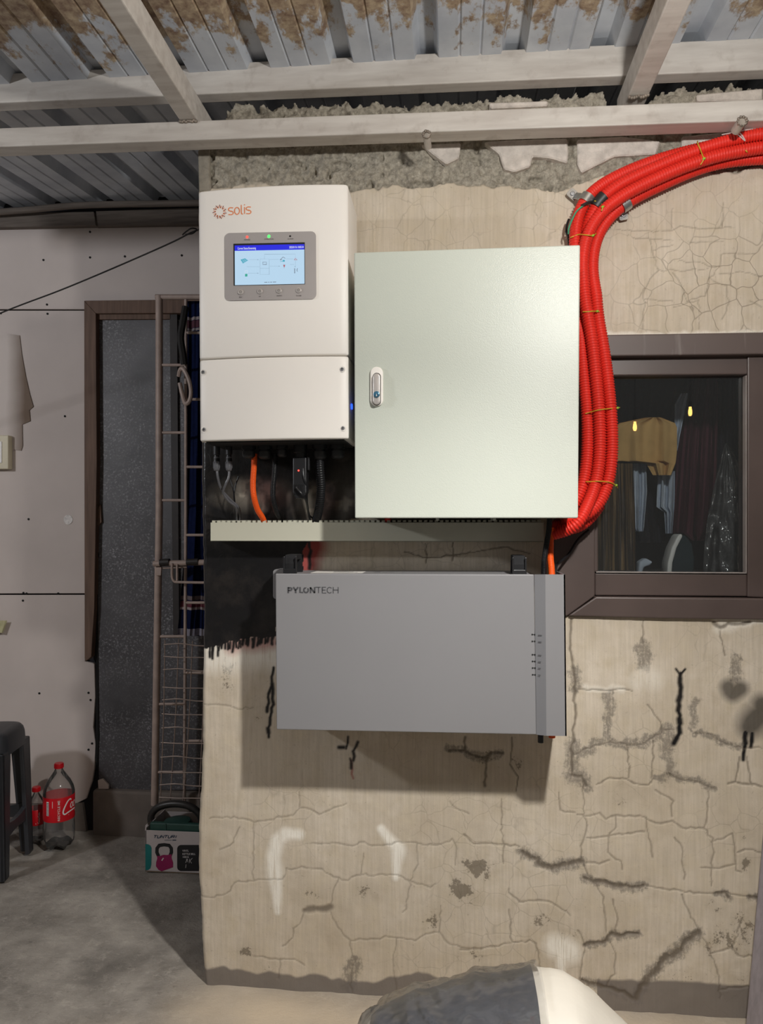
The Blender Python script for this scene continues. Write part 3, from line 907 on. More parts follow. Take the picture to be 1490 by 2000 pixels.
# boards and pole under the roof edge
MB().prism([P(a, b, YB - 0.03) for a, b in [(-420,425),(183,413),(187,440),(-420,452)]], (0, 0.025, 0)).build('eaves_board', 'wood_board', WL, bevel=0.002)
MB().prism([P(a, b, YB - 0.02) for a, b in [(187,412),(420,404),(420,438),(187,442)]], (0, 0.02, 0)).build('eaves_board', 'wood_board', WL, bevel=0.002)
pole_pts = [P(a, b, YB - 0.07) for a, b in [(-420,424),(-100,418),(40,411),(140,402),(230,399),(300,398),(420,396)]]
tag(MB().tube(smooth_path(pole_pts, 6), 0.012, 10).build('bamboo_pole', 'wood_board', loc=pole_pts[3], smooth='auto'), 'thin dark pole lying along the eaves over the white wall', 'pole')

DR = struct('door_1', P(250, 1545, YB))
YD = YB - 0.002
MB().prism([P(a, b, YD) for a, b in [(191,624),(420,624),(420,1543),(202,1543),(193,1525),(191,1300)]], (0, 0.012, 0)).build('door_sheet', 'door_sheet', DR, bevel=0.001)
MB().prism([P(a, b, YD - 0.012) for a, b in [(187,612),(332,611),(332,623),(191,624)]], (0, 0.012, 0)).build('door_rail', 'wood_brown', DR, bevel=0.001)
MB().prism([P(a, b, YD - 0.010) for a, b in [(331,612),(349,612),(351,1060),(352,1240),(338,1240),(336,900)]], (0, 0.010, 0)).build('door_strap', 'strap_dark', DR, bevel=0.001) if False else None
simple('strap_dark', (50, 44, 42), 0.6, var=0.2)
MB().prism([P(a, b, YD - 0.010) for a, b in [(331,612),(346,612),(350,1240),(338,1240)]], (0, 0.010, 0)).build('door_strap', 'strap_dark', DR, bevel=0.001)
MB().prism([P(a, b, YB - 0.03) for a, b in [(164,587),(187,612),(189,900),(187,1010),(184,1190),(178,1283),(168,1291),(165,1285)]], (0, 0.03, 0)).build('door_jamb', 'wood_brown', DR, bevel=0.002)
MB().prism([P(a, b, YB - 0.03) for a, b in [(164,587),(420,584),(420,611),(187,612)]], (0, 0.03, 0)).build('door_header', 'wood_brown', DR, bevel=0.002)
MB().prism([P(a, b, YD - 0.010) for a, b in [(187,1000),(196,985),(198,1020),(189,1030)]], (0, 0.012, 0)).build('door_shim', 'wood_brown', DR, bevel=0.001)
# ragged gap and chipped corner at the foot of the door
MB().prism([P(a, b, YD - 0.004) for a, b in [(186,1030),(189,1030),(192,1085),(190,1100),(191,1300),(193,1440),(190,1500),(186,1480),(188,1300),(186,1090)]], (0, 0.004, 0)).build('gap', 'hole_black', DR)
MB().prism([P(a, b, YD - 0.012) for a, b in [(191,1524),(200,1521),(212,1534),(212,1541),(192,1541)]], (0, 0.010, 0)).build('door_patch', 'plywood_white', DR, bevel=0.001)
# threshold step
ST = P(250, 1620, 0.80)
MB().box(P(172, 1600, .84).x, -0.2, 0.872, 0.99, -0.03, P(250, 1546, 0.872).z).build('trim_1', 'concrete_step', loc=(-1.0, 0.86, 0), bevel=0.01, segs=3, kind='structure')

# ================================================================== WINDOW
WN = struct('window_1', P(1300, 930, 0.03))
def board(name, px, Y, depth, mat='frame_brown', bev=0.003):
    return MB().prism([P(a, b, Y) for a, b in px], (0, depth, 0)).build(name, mat, WN, bevel=bev, segs=2)
board('casing_top', [(1080,655),(1760,645),(1760,688),(1080,697)], -0.012, 0.10, 'frame_brown_dusty')
board('casing_left', [(1082,697),(1162,697),(1162,1164),(1108,1203),(1082,1203)], -0.010, 0.10)
board('casing_bottom', [(1110,1203),(1164,1166),(1760,1172),(1760,1214),(1300,1208)], -0.012, 0.10)
board('top_rail', [(1162,699),(1461,692.5),(1461,731),(1162,734)], 0.012, 0.05)
board('left_stile', [(1162,735),(1166,735),(1196,738),(1166,1116),(1162,1116)], 0.014, 0.05) if False else board('left_stile', [(1158,735),(1168,735),(1168,1117),(1158,1117)], 0.013, 0.05)
board('bottom_rail', [(1162,1119),(1459,1121),(1459,1165),(1162,1163)], 0.012, 0.05)
board('middle_stile', [(1460,692),(1560,690),(1560,1170),(1460,1166)], 0.006, 0.06)
board('glazing_bead', [(1160,1115.5),(1458,1118),(1458,1120),(1160,1118)], 0.008, 0.02, 'bead_pale', 0.0005) if 'bead_pale' in MATS else None
simple('bead_pale', (150, 142, 138), 0.5)
board('glazing_bead', [(1164,1116.5),(1458,1118.5),(1458,1120.3),(1164,1118.5)], 0.008, 0.02, 'bead_pale', 0.0004)
board('glazing_bead', [(1456.5,733),(1458.5,733),(1458.5,1120),(1456.5,1120)], 0.008, 0.02, 'bead_pale', 0.0004)
MB().prism([P(a, b, 0.030) for a, b in [(1150,720),(1470,720),(1470,1130),(1150,1130)]], (0, 0.004, 0)).build('pane', 'window_glass', WN)
# dim room behind the glass
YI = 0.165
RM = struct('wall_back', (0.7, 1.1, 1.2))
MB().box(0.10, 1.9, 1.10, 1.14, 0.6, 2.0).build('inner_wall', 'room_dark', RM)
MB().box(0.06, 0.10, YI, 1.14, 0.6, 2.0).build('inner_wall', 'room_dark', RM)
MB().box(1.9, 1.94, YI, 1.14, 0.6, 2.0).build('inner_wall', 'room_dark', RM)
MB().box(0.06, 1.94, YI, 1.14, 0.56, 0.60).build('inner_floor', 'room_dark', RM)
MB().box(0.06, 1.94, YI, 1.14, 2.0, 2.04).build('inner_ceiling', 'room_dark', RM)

# ================================================================== EQUIPMENT MATERIALS
simple('powder_white', (242, 237, 230), 0.45, var=0.02, vscale=3, bump=0.05, bscale=500, bdist=0.0004)
simple('panel_silver', (178, 172, 170), 0.42, 0.15, var=0.08, vscale=4, bump=0.03, bscale=600, bdist=0.0004)
simple('button_silver', (206, 200, 196), 0.3, 0.4, var=0.04)
simple('print_grey', (92, 88, 86), 0.6, var=0.05)
simple('logo_orange', (236, 140, 88), 0.5, var=0.03)
simple('logo_brown', (150, 78, 56), 0.5, var=0.03)
simple('black_plastic', (30, 30, 32), 0.38, var=0.15)
simple('gland_plastic', (38, 38, 40), 0.42, var=0.2)
simple('connector_grey', (98, 98, 102), 0.4, var=0.2)
simple('screw_steel', (176, 176, 178), 0.35, 0.35, var=0.2)
simple('dark_recess', (22, 22, 22), 0.6, var=0.0)
emit('led_red', (255, 60, 50), 3.0)
emit('led_green', (60, 255, 80), 3.0)
emit('led_blue', (30, 70, 255), 3.0)
emit('screen_sky', (190, 222, 246), 0.82)
emit('screen_blue', (24, 30, 226), 0.85)
emit('screen_white', (238, 242, 250), 0.8)
emit('screen_cyan', (70, 184, 210), 0.7)
emit('screen_line', (150, 178, 200), 0.6)
emit('screen_grey', (120, 130, 150), 0.55)
emit('screen_teal', (60, 196, 170), 0.6)
emit('screen_red', (206, 110, 120), 0.6)
def cabinet_paint():
    t = NT('cabinet_paint')
    v = t.coord()
    t.color(t.ramp(t.noise(v, 2.0, 2), 0.3, 0.7, lin((194, 199, 188)) + (1,), lin((200, 205, 195)) + (1,)))
    t.set(0.37, 0.0, 0.42)
    vo = t.noise(v, 520, 2, 0.5)
    t.bump(vo, 0.30, 0.0010)
    MATS['cabinet_paint'] = t.m
cabinet_paint()
simple('trunking_pvc', (198, 196, 178), 0.5, var=0.05, vscale=5)
simple('battery_grey', (134, 133, 135), 0.42, 0.0, var=0.03, vscale=3, bump=0.06, bscale=700, bdist=0.0003)
simple('battery_side', (120, 120, 123), 0.45, 0.0, var=0.03, vscale=3)
simple('battery_print', (72, 72, 75), 0.6, var=0.0)
simple('paper_white', (222, 218, 212), 0.6, var=0.04)
def ribbed(name, rgb, rough=0.45):
    return simple(name, rgb, rough, 0.0, 0.3, var=0.06, vscale=14)
ribbed('conduit_red', (222, 48, 36)); ribbed('conduit_orange', (242, 92, 28)); ribbed('conduit_black', (26, 26, 28), 0.4)
simple('zinc', (186, 186, 184), 0.3, 0.85, var=0.15, vscale=60)
simple('tie_yellow', (196, 160, 44), 0.4, var=0.15)
simple('tie_green', (150, 190, 60), 0.4, var=0.15)
simple('wire_green', (70, 150, 116), 0.4, var=0.1)
simple('tape_black', (36, 36, 36), 0.45, var=0.2)
simple('string_white', (210, 190, 184), 0.6, var=0.1)

# ================================================================== HYBRID INVERTER
ICX, IW = -0.405, 0.346
IZ0, IZ1 = 1.368, 1.940
def ify(x):
    return -0.198 - 0.012 * max(0.0, 1 - ((x - ICX) / (IW / 2)) ** 2)
INV = thing('inverter', 'white wall mounted solar inverter with a small lit colour screen', 'inverter', (ICX, 0, IZ0))
def cover_poly(inset=0.0, yb=-0.035):
    x0, x1 = ICX - IW / 2 + inset, ICX + IW / 2 - inset
    r = 0.008
    pts = [(x1, yb), (x1, ify(x1) + r)]
    for k in range(1, 5):
        a = math.radians(90 * k / 5)
        pts.append((x1 - r + r * math.cos(a), ify(x1) + r - r * math.sin(a)))
    n = 24
    for k in range(n + 1):
        x = x1 - r + (x0 + r - (x1 - r)) * k / n
        pts.append((x, ify(x)))
    for k in range(1, 5):
        a = math.radians(90 * k / 5)
        pts.append((x0 + r - r * math.sin(a), ify(x0) + r - r * math.cos(a)))
    pts += [(x0, ify(x0) + r), (x0, yb)]
    return pts
ZS = IZ0 + 0.187
def cover(name, z0, z1, inset=0.0):
    pl = cover_poly(inset)
    return MB().prism([(x, y, z0) for x, y in pl], (0, 0, z1 - z0)).build(name, 'powder_white', INV, smooth='auto', bevel=0.0045, segs=3, angle=60)
cover('front_cover', ZS + 0.0012, IZ1)
cover('wiring_cover', IZ0, ZS - 0.0012, 0.0005)
MB().box(ICX - 0.16, ICX + 0.16, -0.04, -0.001, IZ0 + 0.02, IZ1 - 0.02).build('rear_heatsink', 'dark_recess', INV, bevel=0.003)
MB().box(ICX - IW / 2 + .004, ICX + IW / 2 - .004, -0.18, -0.04, ZS - .002, ZS + .002).build('seam', 'panel_silver', INV)
def onface(px, py, off=0.0):
    """a point of the bulged cover seen at this pixel"""
    y = -0.205
    for _ in range(4):
        y = ify(P(px, py, y).x)
    return P(px, py, y - off)
def conform(poly_px, off, name, mat, parent, cols=16, bevel=0.0):
    """flat-topped plate hugging the cover: poly (convex, px) cut in columns"""
    xs = [p[0] for p in poly_px]
    x0, x1 = min(xs), max(xs)
    m = MB()
    rows = []
    n = len(poly_px)
    cx = sorted(set([x0 + (x1 - x0) * k / cols for k in range(cols + 1)] + [min(max(p[0], x0), x1) for p in poly_px]))
    for x in cx:
        ys = []
        xx = min(max(x, x0 + 1e-4), x1 - 1e-4)
        for i in range(n):
            a, b = poly_px[i], poly_px[(i + 1) % n]
            if (a[0] - xx) * (b[0] - xx) <= 0 and abs(a[0] - b[0]) > 1e-9:
                t = (xx - a[0]) / (b[0] - a[0]); ys.append(a[1] + t * (b[1] - a[1]))
        rows.append((x, min(ys), max(ys)))
    vs, fs = [], []
    for x, a, b in rows:
        vs += [onface(x, a, off), onface(x, b, off), onface(x, a, -0.001), onface(x, b, -0.001)]
    for i in range(len(rows) - 1):
        p, q = 4 * i, 4 * i + 4
        fs += [(p, q, q + 1, p + 1), (p + 2, p, q, q + 2), (p + 1, p + 3, q + 3, q + 1)]
    fs += [(0, 1, 3, 2), (4 * len(rows) - 4, 4 * len(rows) - 2, 4 * len(rows) - 1, 4 * len(rows) - 3)]
    return m.add(vs, fs).build(name, mat, parent, smooth='auto')
dp = [(x, y) for x, y in rrect(441, 619.5, 453, 585.5, 10)]
dp = [(x, y - (x - 441) / 178 * 2.5 + 1.5) for x, y in dp]
DISP = conform(dp, 0.0022, 'display_panel', 'panel_silver', INV, 24)
def tilt(x, y):                      # the panel's own slight slant in the photograph
    return (x, y - (x - 530) / 178 * 2.5)
conform([tilt(458, 474.5), tilt(597.5, 474.5), tilt(597.5, 556.5), tilt(458, 556.5)], 0.0026, 'screen_bezel', 'dark_recess', DISP, 12)
SCR = conform([tilt(460.5, 478), tilt(596.5, 478), tilt(596.5, 555.5), tilt(460.5, 555.5)], 0.0030, 'screen', 'screen_sky', DISP, 12)
def fnface(off):
    return lambda a, b: onface(*tilt(a, b), off)
def print_poly(px, off, name, mat, parent):
    f = fnface(off)
    return MB().add([f(a, b) for a, b in px], [tuple(range(len(px)))]).build(name, mat, parent)
conform([tilt(460.5, 478), tilt(596.5, 478), tilt(596.5, 488.5), tilt(460.5, 488.5)], 0.0033, 'title_bar', 'screen_blue', DISP, 12)
fz = fnface(0.0037)
up = lambda f: (lambda a, b: f(a, -b))       # text is laid with y up
m = MB(); text_fit(m, 'Current Status:Generating', 466, 502, -486, 4.6, up(fz), bold=0.012); m.build('title_text', 'screen_white', DISP)
m = MB(); text_fit(m, '2025/01/16 18:05:54', 567, 595, -485.6, 4.4, up(fz), bold=0.012); m.build('clock_text', 'screen_white', DISP)
# energy flow diagram: solar array, battery, inverter, house, load, grid
Zs = lambda a, b: (430 + a / 7.45, 440 + b / 7.45 + (430 + a / 7.45 - 530) / 178 * 2.5)
m = MB().add([fz(*Zs(a, b)) for a, b in [(312, 497), (375, 478), (422, 507), (345, 553)]], [(0, 1, 2, 3)]); m.build('solar_icon', 'screen_cyan', DISP)
m = MB()
for a, b in (((330, 520), (400, 492)), ((338, 538), (412, 500)), ((335, 488), (368, 540)), ((356, 484), (392, 522))):
    m.ribbon([Zs(*a), Zs(*b)], 0.35, fnface(0.0040))
m.build('solar_icon_lines', 'screen_sky', DISP)
m = MB()
for pts in ([(440, 497), (560, 499)], [(400, 600), (590, 602)], [(415, 694), (560, 695)], [(595, 490), (595, 715), (728, 715), (728, 490), (595, 490)], [(660, 490), (660, 420), (1110, 420), (1110, 470)],
            [(735, 497), (870, 497)], [(735, 595), (870, 595)], [(975, 490), (1080, 492)], [(1110, 515), (1110, 600)], [(1030, 570), (1090, 572)], [(595, 625), (728, 625)]):
    m.ribbon([Zs(*p) for p in pts], 0.32, fz)
for a, b in ((570, 499), (568, 695), (878, 595), (1110, 604)):
    m.add([fz(*Zs(a - 12, b - 6)), fz(*Zs(a + 8, b)), fz(*Zs(a - 12, b + 6))], [(0, 1, 2)])
m.build('flow_lines', 'screen_line', DISP)
m = MB()
m.ribbon([Zs(*p) for p in [(635, 535), (688, 535), (688, 570), (635, 570), (635, 532)]], 0.7, fz)
m.build('inverter_icon', 'screen_grey', DISP)
m = MB()
m.ribbon([Zs(*p) for p in [(885, 505), (930, 462), (962, 482)]], 0.9, fz); m.ribbon([Zs(*p) for p in [(890, 505), (918, 500)]], 0.8, fz)
m.build('house_icon', 'screen_grey', DISP)
m = MB()
for k in range(4): m.ribbon([Zs(1088, 635 + 18 * k), Zs(1108, 635 + 18 * k)], 0.8, fz)
m.ribbon([Zs(1098, 628), Zs(1098, 705)], 0.7, fz); m.ribbon([Zs(1140, 628), Zs(1130, 655), Zs(1138, 675)], 1.0, fz)
m.build('pylon_icon', 'screen_grey', DISP)
m = MB()
m.ribbon([Zs(*p) for p in [(888, 528), (955, 522)]], 0.7, fz); m.add([fz(*Zs(*p)) for p in [(925, 505), (955, 505), (955, 530), (925, 530)]], [(0, 1, 2, 3)]); m.build('house_wall_icon', 'screen_cyan', DISP)
m = MB().add([fz(*Zs(*p)) for p in [(376, 705), (410, 703), (410, 742), (376, 744)]], [(0, 1, 2, 3)]); m.build('battery_icon', 'screen_teal', DISP)
m = MB().ribbon([Zs(*p) for p in [(376, 704), (376, 655), (408, 655), (408, 704)]], 0.4, fz); m.build('battery_icon_outline', 'screen_white', DISP)
m = MB().add([fz(*Zs(*p)) for p in [(932, 575), (960, 575), (955, 605), (938, 605)]], [(0, 1, 2, 3)]); m.ribbon([Zs(946, 600), Zs(946, 625)], 0.7, fz); m.build('load_icon', 'screen_red', DISP)
m = MB(); m.ribbon([Zs(*p) for p in [(1090, 505), (1110, 480), (1135, 505), (1090, 505)]], 0.7, fz); m.build('meter_icon', 'screen_red', DISP)
m = MB()
for a_, b_ in ((518, 524), (525.5, 528), (529.5, 533), (534.5, 541)): m.ribbon([(a_, 551), (b_, 551)], 1.1, fz)
m.build('footer_text', 'screen_grey', DISP)
# status lamps, captions, buttons
f3 = fnface(0.0028)
for (x, y), mt, r, nm in (((485, 462), 'led_red', 2.6, 'power_light'), ((527.5, 461.5), 'led_green', 3.0, 'operation_light'), ((569, 462), 'dark_recess', 2.0, 'alarm_light')):
    c = onface(*tilt(x, y), 0.0020)
    MB().lathe([(r * 0.00115, 0), (r * 0.00100, 0.0009), (0.0002, 0.0013)], c, (0, -1, 0), 14).build(nm, mt, DISP, smooth='auto')
for tx, a, b, y, hh in (('POWER', 479, 491, 468.3, 2.2), ('OPERATION', 518, 536.5, 467.8, 2.2), ('ALARM', 563.5, 575, 468.2, 2.2), ('ESC', 468.5, 475, 580.2, 2.4), ('UP', 507, 511, 579.4, 2.4), ('DOWN', 541.5, 552, 579, 2.4), ('ENTER', 579.5, 590.5, 579.6, 2.4)):
    m = MB(); text_fit(m, tx, a, b, -y, hh, up(f3), bold=0.004); m.build('caption_text', 'print_grey', DISP)
for x, y in ((472, 569.5), (509.3, 568.6), (546.5, 568), (585, 568.2)):
    c = onface(*tilt(x, y), 0.0018)
    bt = MB().lathe([(0.0064, 0), (0.0066, 0.0014), (0.0060, 0.0026), (0.0050, 0.0030), (0.0002, 0.0026)], c, (0, -1, 0), 24).build('button', 'button_silver', DISP, smooth='auto')
    MB().lathe([(0.0026, 0.0026), (0.0026, 0.0032), (0.0021, 0.0032), (0.0021, 0.0026)], c, (0, -1, 0), 18).build('button_mark', 'print_grey', bt)
# maker's mark: ring of rays and name
ZL = lambda a, b: (410 + a / 14.9, 390 + b / 14.9)
fl = lambda a, b: onface(*ZL(a, b), 0.0006)
m1, m2 = MB(), MB()
for k in range(11):
    a = math.radians(k * 360 / 11 + 8)
    pt = lambda r, d: (318 + r * math.cos(a + d), 343 + r * math.sin(a + d) * 1.02)
    m1.ribbon([pt(112, 0.22), pt(205, 0.02)], 21, fl)
    m2.ribbon([pt(112, 0.22), pt(118, 0.33), pt(185, 0.33)], 13, fl)
m2.build('logo_rays_light', 'logo_orange', INV); m1.build('logo_rays', 'logo_brown', INV)
m = MB()
sS = lambda cx, cy, w, h: ([(cx + w * .5, cy - h * .46)] + arc(cx, cy - h * .25, w * .5, h * .25, -80, -270, 10) + arc(cx, cy + h * .25, w * .5, h * .25, -90, 90, 10) + [(cx - w * .5, cy + h * .47)])
m.ribbon(sS(645, 325, 140, 205), 27, fl)
m.ribbon(arc(825, 318, 72, 100, 0, 360, 28), 27, fl)
m.ribbon([(950, 145), (950, 385), (965, 408), (1000, 408)], 27, fl)
m.ribbon([(1045, 205), (1045, 405)], 27, fl); m.ribbon([(1045, 128), (1045, 158)], 27, fl)
m.ribbon(sS(1162, 302, 140, 200), 27, fl)
m.build('logo_name', 'logo_orange', INV)
for x, y in ((398, 726), (669, 722), (399, 838), (670, 837)):
    c = onface(x, y, 0.0004)
    s = MB().lathe([(0.0072, 0), (0.0072, 0.0008), (0.0046, 0.0004), (0.0002, 0.0004)], c, (0, -1, 0), 20).build('screw_seat', 'powder_white', INV, smooth='auto')
    q = MB().lathe([(0.0045, 0.0002), (0.0044, 0.0022), (0.0034, 0.0032), (0.0002, 0.0034)], c, (0, -1, 0), 18).build('screw', 'screw_steel', s, smooth='auto')
    MB().box(c.x - .0030, c.x + .0030, c.y - .0040, c.y - .0030, c.z - .0005, c.z + .0005).box(c.x - .0005, c.x + .0005, c.y - .0041, c.y - .0031, c.z - .003, c.z + .003).build('screw_slot', 'dark_recess', s)
# cable glands under the housing
YG = -0.115
MB().box(ICX - 0.16, ICX + 0.16, -0.19, -0.04, IZ0 - 0.004, IZ0 + 0.002).build('gland_plate', 'dark_recess', INV, bevel=0.001)
def gland(px, r, h, y=YG):
    c = P(px, 866, y); c.z = IZ0 - 0.003
    MB().lathe([(r * 1.18, 0), (r * 1.18, -h * .28), (r * .9, -h * .30), (r * .9, -h * .42), (r * 1.08, -h * .44), (r * 1.08, -h * .78), (r * .92, -h * .92), (r * .6, -h)], c, (0, 0, 1), 12).build('cable_gland', 'gland_plastic', INV, smooth='auto')
    return Vector((c.x, c.y, c.z - h))
g3 = gland(486, 0.0150, 0.030); g4 = gland(517, 0.0150, 0.032); g5 = gland(551, 0.0120, 0.028); g7 = gland(624, 0.0155, 0.036); g8 = gland(659, 0.0155, 0.034)
for px in (423, 447):
    c = P(px, 866, YG); c.z = IZ0 - 0.003
    s = MB().lathe([(0.008, 0), (0.008, -0.02), (0.0062, -0.021), (0.0062, -0.028), (0.0075, -0.03), (0.0075, -0.042), (0.0058, -0.043), (0.0058, -0.050)], c, (0, 0, 1), 14).build('panel_socket', 'gland_plastic', INV, smooth='auto')
lp = P(689.5, 795, -0.16)
MB().box(ICX + IW / 2, ICX + IW / 2 + 0.003, lp.y - 0.004, lp.y + 0.004, lp.z - 0.006, lp.z + 0.006).build('indicator_light', 'led_blue', INV, bevel=0.001)
INV.rotation_euler = (0, -0.006, 0)

# ================================================================== DISTRIBUTION CABINET
cTL, cTR, cBL, cBR = P(691.5, 493, -.222), P(1133, 478, -.222), P(693, 1012, -.222), P(1129, 1012, -.222)
CX0, CX1, CZ0, CZ1 = (cTL.x + cBL.x) / 2, (cTR.x + cBR.x) / 2, (cBL.z + cBR.z) / 2, (cTL.z + cTR.z) / 2
CAB = thing('electrical_cabinet', 'pale grey-green steel cabinet with one plain door and swing handle', 'cabinet', ((CX0 + CX1) / 2, 0, CZ0))
MB().box(CX0 + .006, CX1 - .006, -0.205, -0.003, CZ0 + .006, CZ1 - .006).build('body', 'cabinet_paint', CAB, bevel=0.003, segs=2)
DOOR = MB().prism([(cBL.x, -.222, cBL.z), (cBR.x, -.222, cBR.z), (cTR.x, -.222, cTR.z), (cTL.x, -.222, cTL.z)], (0, 0.016, 0)).build('door', 'cabinet_paint', CAB, bevel=0.003, segs=3)
fd = lambda off: (lambda a, b: P(a, b, -.222 - off))
hb = [(a, b) for a, b in rrect(723.5, 748.5, 717, 794, 12.4, 8)]
hd = MB().prism([P(a, b, -.2225) for a, b in hb], (0, -0.006, 0)).build('lock_plate', 'powder_white', DOOR, bevel=0.0025, segs=3, smooth='auto')
MB().prism([P(a, b, -.2287) for a, b in rrect(727.8, 743.8, 728.2, 792, 7.9, 8)], (0, -0.0005, 0)).build('recess_shadow', 'dark_recess', DOOR)
MB().prism([P(a, b, -.2289) for a, b in rrect(728.6, 743.0, 730.3, 791, 7.1, 8)], (0, -0.0075, 0)).build('handle_lever', 'button_silver', DOOR, bevel=0.003, segs=3, smooth='auto')
kc = P(735.5, 770.5, -.2364)
simple('key_blue', (70, 116, 144), 0.25, 0.3, var=0.2, vscale=80)
MB().lathe([(0.0070, 0), (0.0070, 0.0022), (0.0056, 0.003), (0.0002, 0.003)], kc, (0, -1, 0), 20).build('key_button', 'key_blue', DOOR, smooth='auto')
MB().add([kc + Vector((-.0010, -.0034, -.004)), kc + Vector((.0014, -.0034, -.004)), kc + Vector((0, -.0034, .0015))], [(0, 1, 2)]).build('key_mark', 'paper_white', DOOR)
m = MB()
for px in (855, 963):
    c = P(px, 1012, -.12)
    MB().box(c.x - .003, c.x + .003, -0.18, -0.06, CZ0 - .004, CZ0 + .008).build('bottom_flange', 'cabinet_paint', CAB)
MB().box(CX0 + .02, CX1 - .02, -.19, -.02, CZ0 + .003, CZ0 + .007).build('bottom_plate', 'dark_recess', CAB)

# ================================================================== SLOTTED TRUNKING
TY = -0.062
tA, tB = P(411, 1020.5, TY), P(1062, 1020.5, TY)
tz1, tz0 = tA.z, P(411, 1057, TY).z
TR = thing('cable_trunking', 'long cream slotted cable trunking below inverter and cabinet', 'trunking', ((tA.x + tB.x) / 2, 0, tz0))
MB().box(tA.x, tB.x, TY, TY + 0.002, tz0, tz1).box(tA.x, tB.x, TY, -0.002, tz0, tz0 + 0.002).build('lid', 'trunking_pvc', TR, bevel=0.0007)
MB().box(tA.x + .002, tB.x, -0.006, -0.003, tz0 + .002, tz1 + 0.006).build('back_channel', 'trunking_pvc', TR)
x = tA.x + 0.003
fing = None
while x < tB.x - 0.008:
    if fing is None:
        fing = MB().box(x, x + 0.0078, TY + 0.003, TY + 0.005, tz0 + .004, tz1 + .003).box(x, x + 0.0078, TY + 0.003, TY + 0.030, tz1 + .003, tz1 + .005).build('finger', 'trunking_pvc', TR)
        x00 = x
    else:
        c = fing.copy(); COL.objects.link(c); c.parent = TR; c.location = (x - x00, 0, 0)
    x += 0.0128

# ================================================================== BATTERY
BY = -0.165
BAT = thing('wall_battery', 'flat grey wall mounted battery unit under the trunking', 'battery', (-0.08, 0, 0.70))
bTL, bTR, bBL, bBR = P(538, 1120.5, BY), P(1043, 1122, BY), P(540, 1425, BY), P(1047.5, 1435, BY)
MB().prism([bBL, bBR, bTR, bTL], (0, 0.010, 0)).build('front_cover', 'battery_grey', BAT, bevel=0.0022, segs=3)
MB().prism([bBL + Vector((.004, .01, .003)), bBR + Vector((-.004, .01, .003)), bTR + Vector((-.004, .01, -.0008)), bTL + Vector((.004, .01, -.0008))], (0, 0.150, 0)).build('body', 'battery_grey', BAT, bevel=0.003)
# side channel: folded slope up to the raised cable cover
ya, yb = BY - 0.0005, BY - 0.0135
q = [P(1043.5, 1122, ya), P(1065, 1122, yb), P(1103.5, 1122, yb), P(1106.5, 1437.5, yb), P(1067, 1437, yb), P(1047.5, 1435, ya)]
th = Vector((0, 0.003, 0))
MB().hexa([q[0], q[1], q[4], q[5]], [p + th for p in (q[0], q[1], q[4], q[5])]).build('fold_panel', 'battery_side', BAT)
SP = MB().hexa([q[1], q[2], q[3], q[4]], [p + th for p in (q[1], q[2], q[3], q[4])]).build('cable_cover', 'battery_grey', BAT)
e = [q[2], Vector((q[2].x, -0.03, q[2].z)), Vector((q[3].x, -0.03, q[3].z)), q[3]]
MB().hexa(e, [p + Vector((-.003, 0, 0)) for p in e]).build('side_cover', 'battery_grey', BAT)
# rounded rear bracket peeping out at the upper left
MB().prism([P(a, b, -0.055) for a, b in rrect(533, 560, 1112, 1170, 6, 5)], (0, 0.05, 0)).build('rear_bracket', 'battery_grey', BAT, bevel=0.001)
MB().box(bTL.x + .10, bBR.x - .02, -0.04, -0.003, .74, 1.02).build('wall_plate', 'battery_side', BAT)
# top labels
zt = bTL.z - 0.0008
def top_quad(px0, px1, y0, y1, name, mat, dz=0.0006):
    a, b = P(px0, 1115, BY).x, P(px1, 1115, BY).x
    return MB().box(a, b, y0, y1, zt, zt + dz).build(name, mat, BAT)
top_quad(600, 908, -0.125, -0.040, 'data_label', 'paper_white')
top_quad(862, 908, -0.145, -0.124, 'serial_label', 'paper_white')
m = MB()
for a, b, y in ((722, 736, -.085), (724, 737, -.070), (740, 765, -.085), (640, 690, -.09), (640, 680, -.075), (780, 830, -.085)):
    xa, xb = P(a, 1115, BY).x, P(b, 1115, BY).x
    m.box(xa, xb, y - .003, y + .003, zt + .0006, zt + .0009)
m.build('label_print', 'battery_print', BAT)
MB().box(P(836, 1115, BY).x, P(842, 1115, BY).x, -.09, -.075, zt + .0006, zt + .001).build('label_stamp', 'logo_orange', BAT)
# carrying handles
simple('handle_black', (34, 34, 36), 0.75, spec=0.2, var=0.15)
def handle(px, mir):
    c = P(px, 1118, -0.150); w = 0.014
    z0 = zt - 0.002; h = 0.046
    prof = [(-0.150, 0), (-0.150, 0.026), (-0.143, h), (-0.085, h), (-0.070, 0), (-0.086, 0), (-0.096, h - .012), (-0.136, h - .012), (-0.139, 0)]
    hn = MB().prism([(c.x - w, y, z0 + z) for y, z in prof], (2 * w, 0, 0)).build('handle', 'handle_black', BAT, bevel=0.002, segs=2)
    m = MB()
    for s in (-1, 1):
        m.box(c.x + s * w - .002, c.x + s * w + .002, -0.156, -0.150, z0, z0 + h - .004)
    m.box(c.x - w, c.x + w, -0.156, -0.150, z0, z0 + .014).build('handle_rib', 'black_plastic', hn, bevel=0.001)
handle(567, 1); handle(1014, -1)
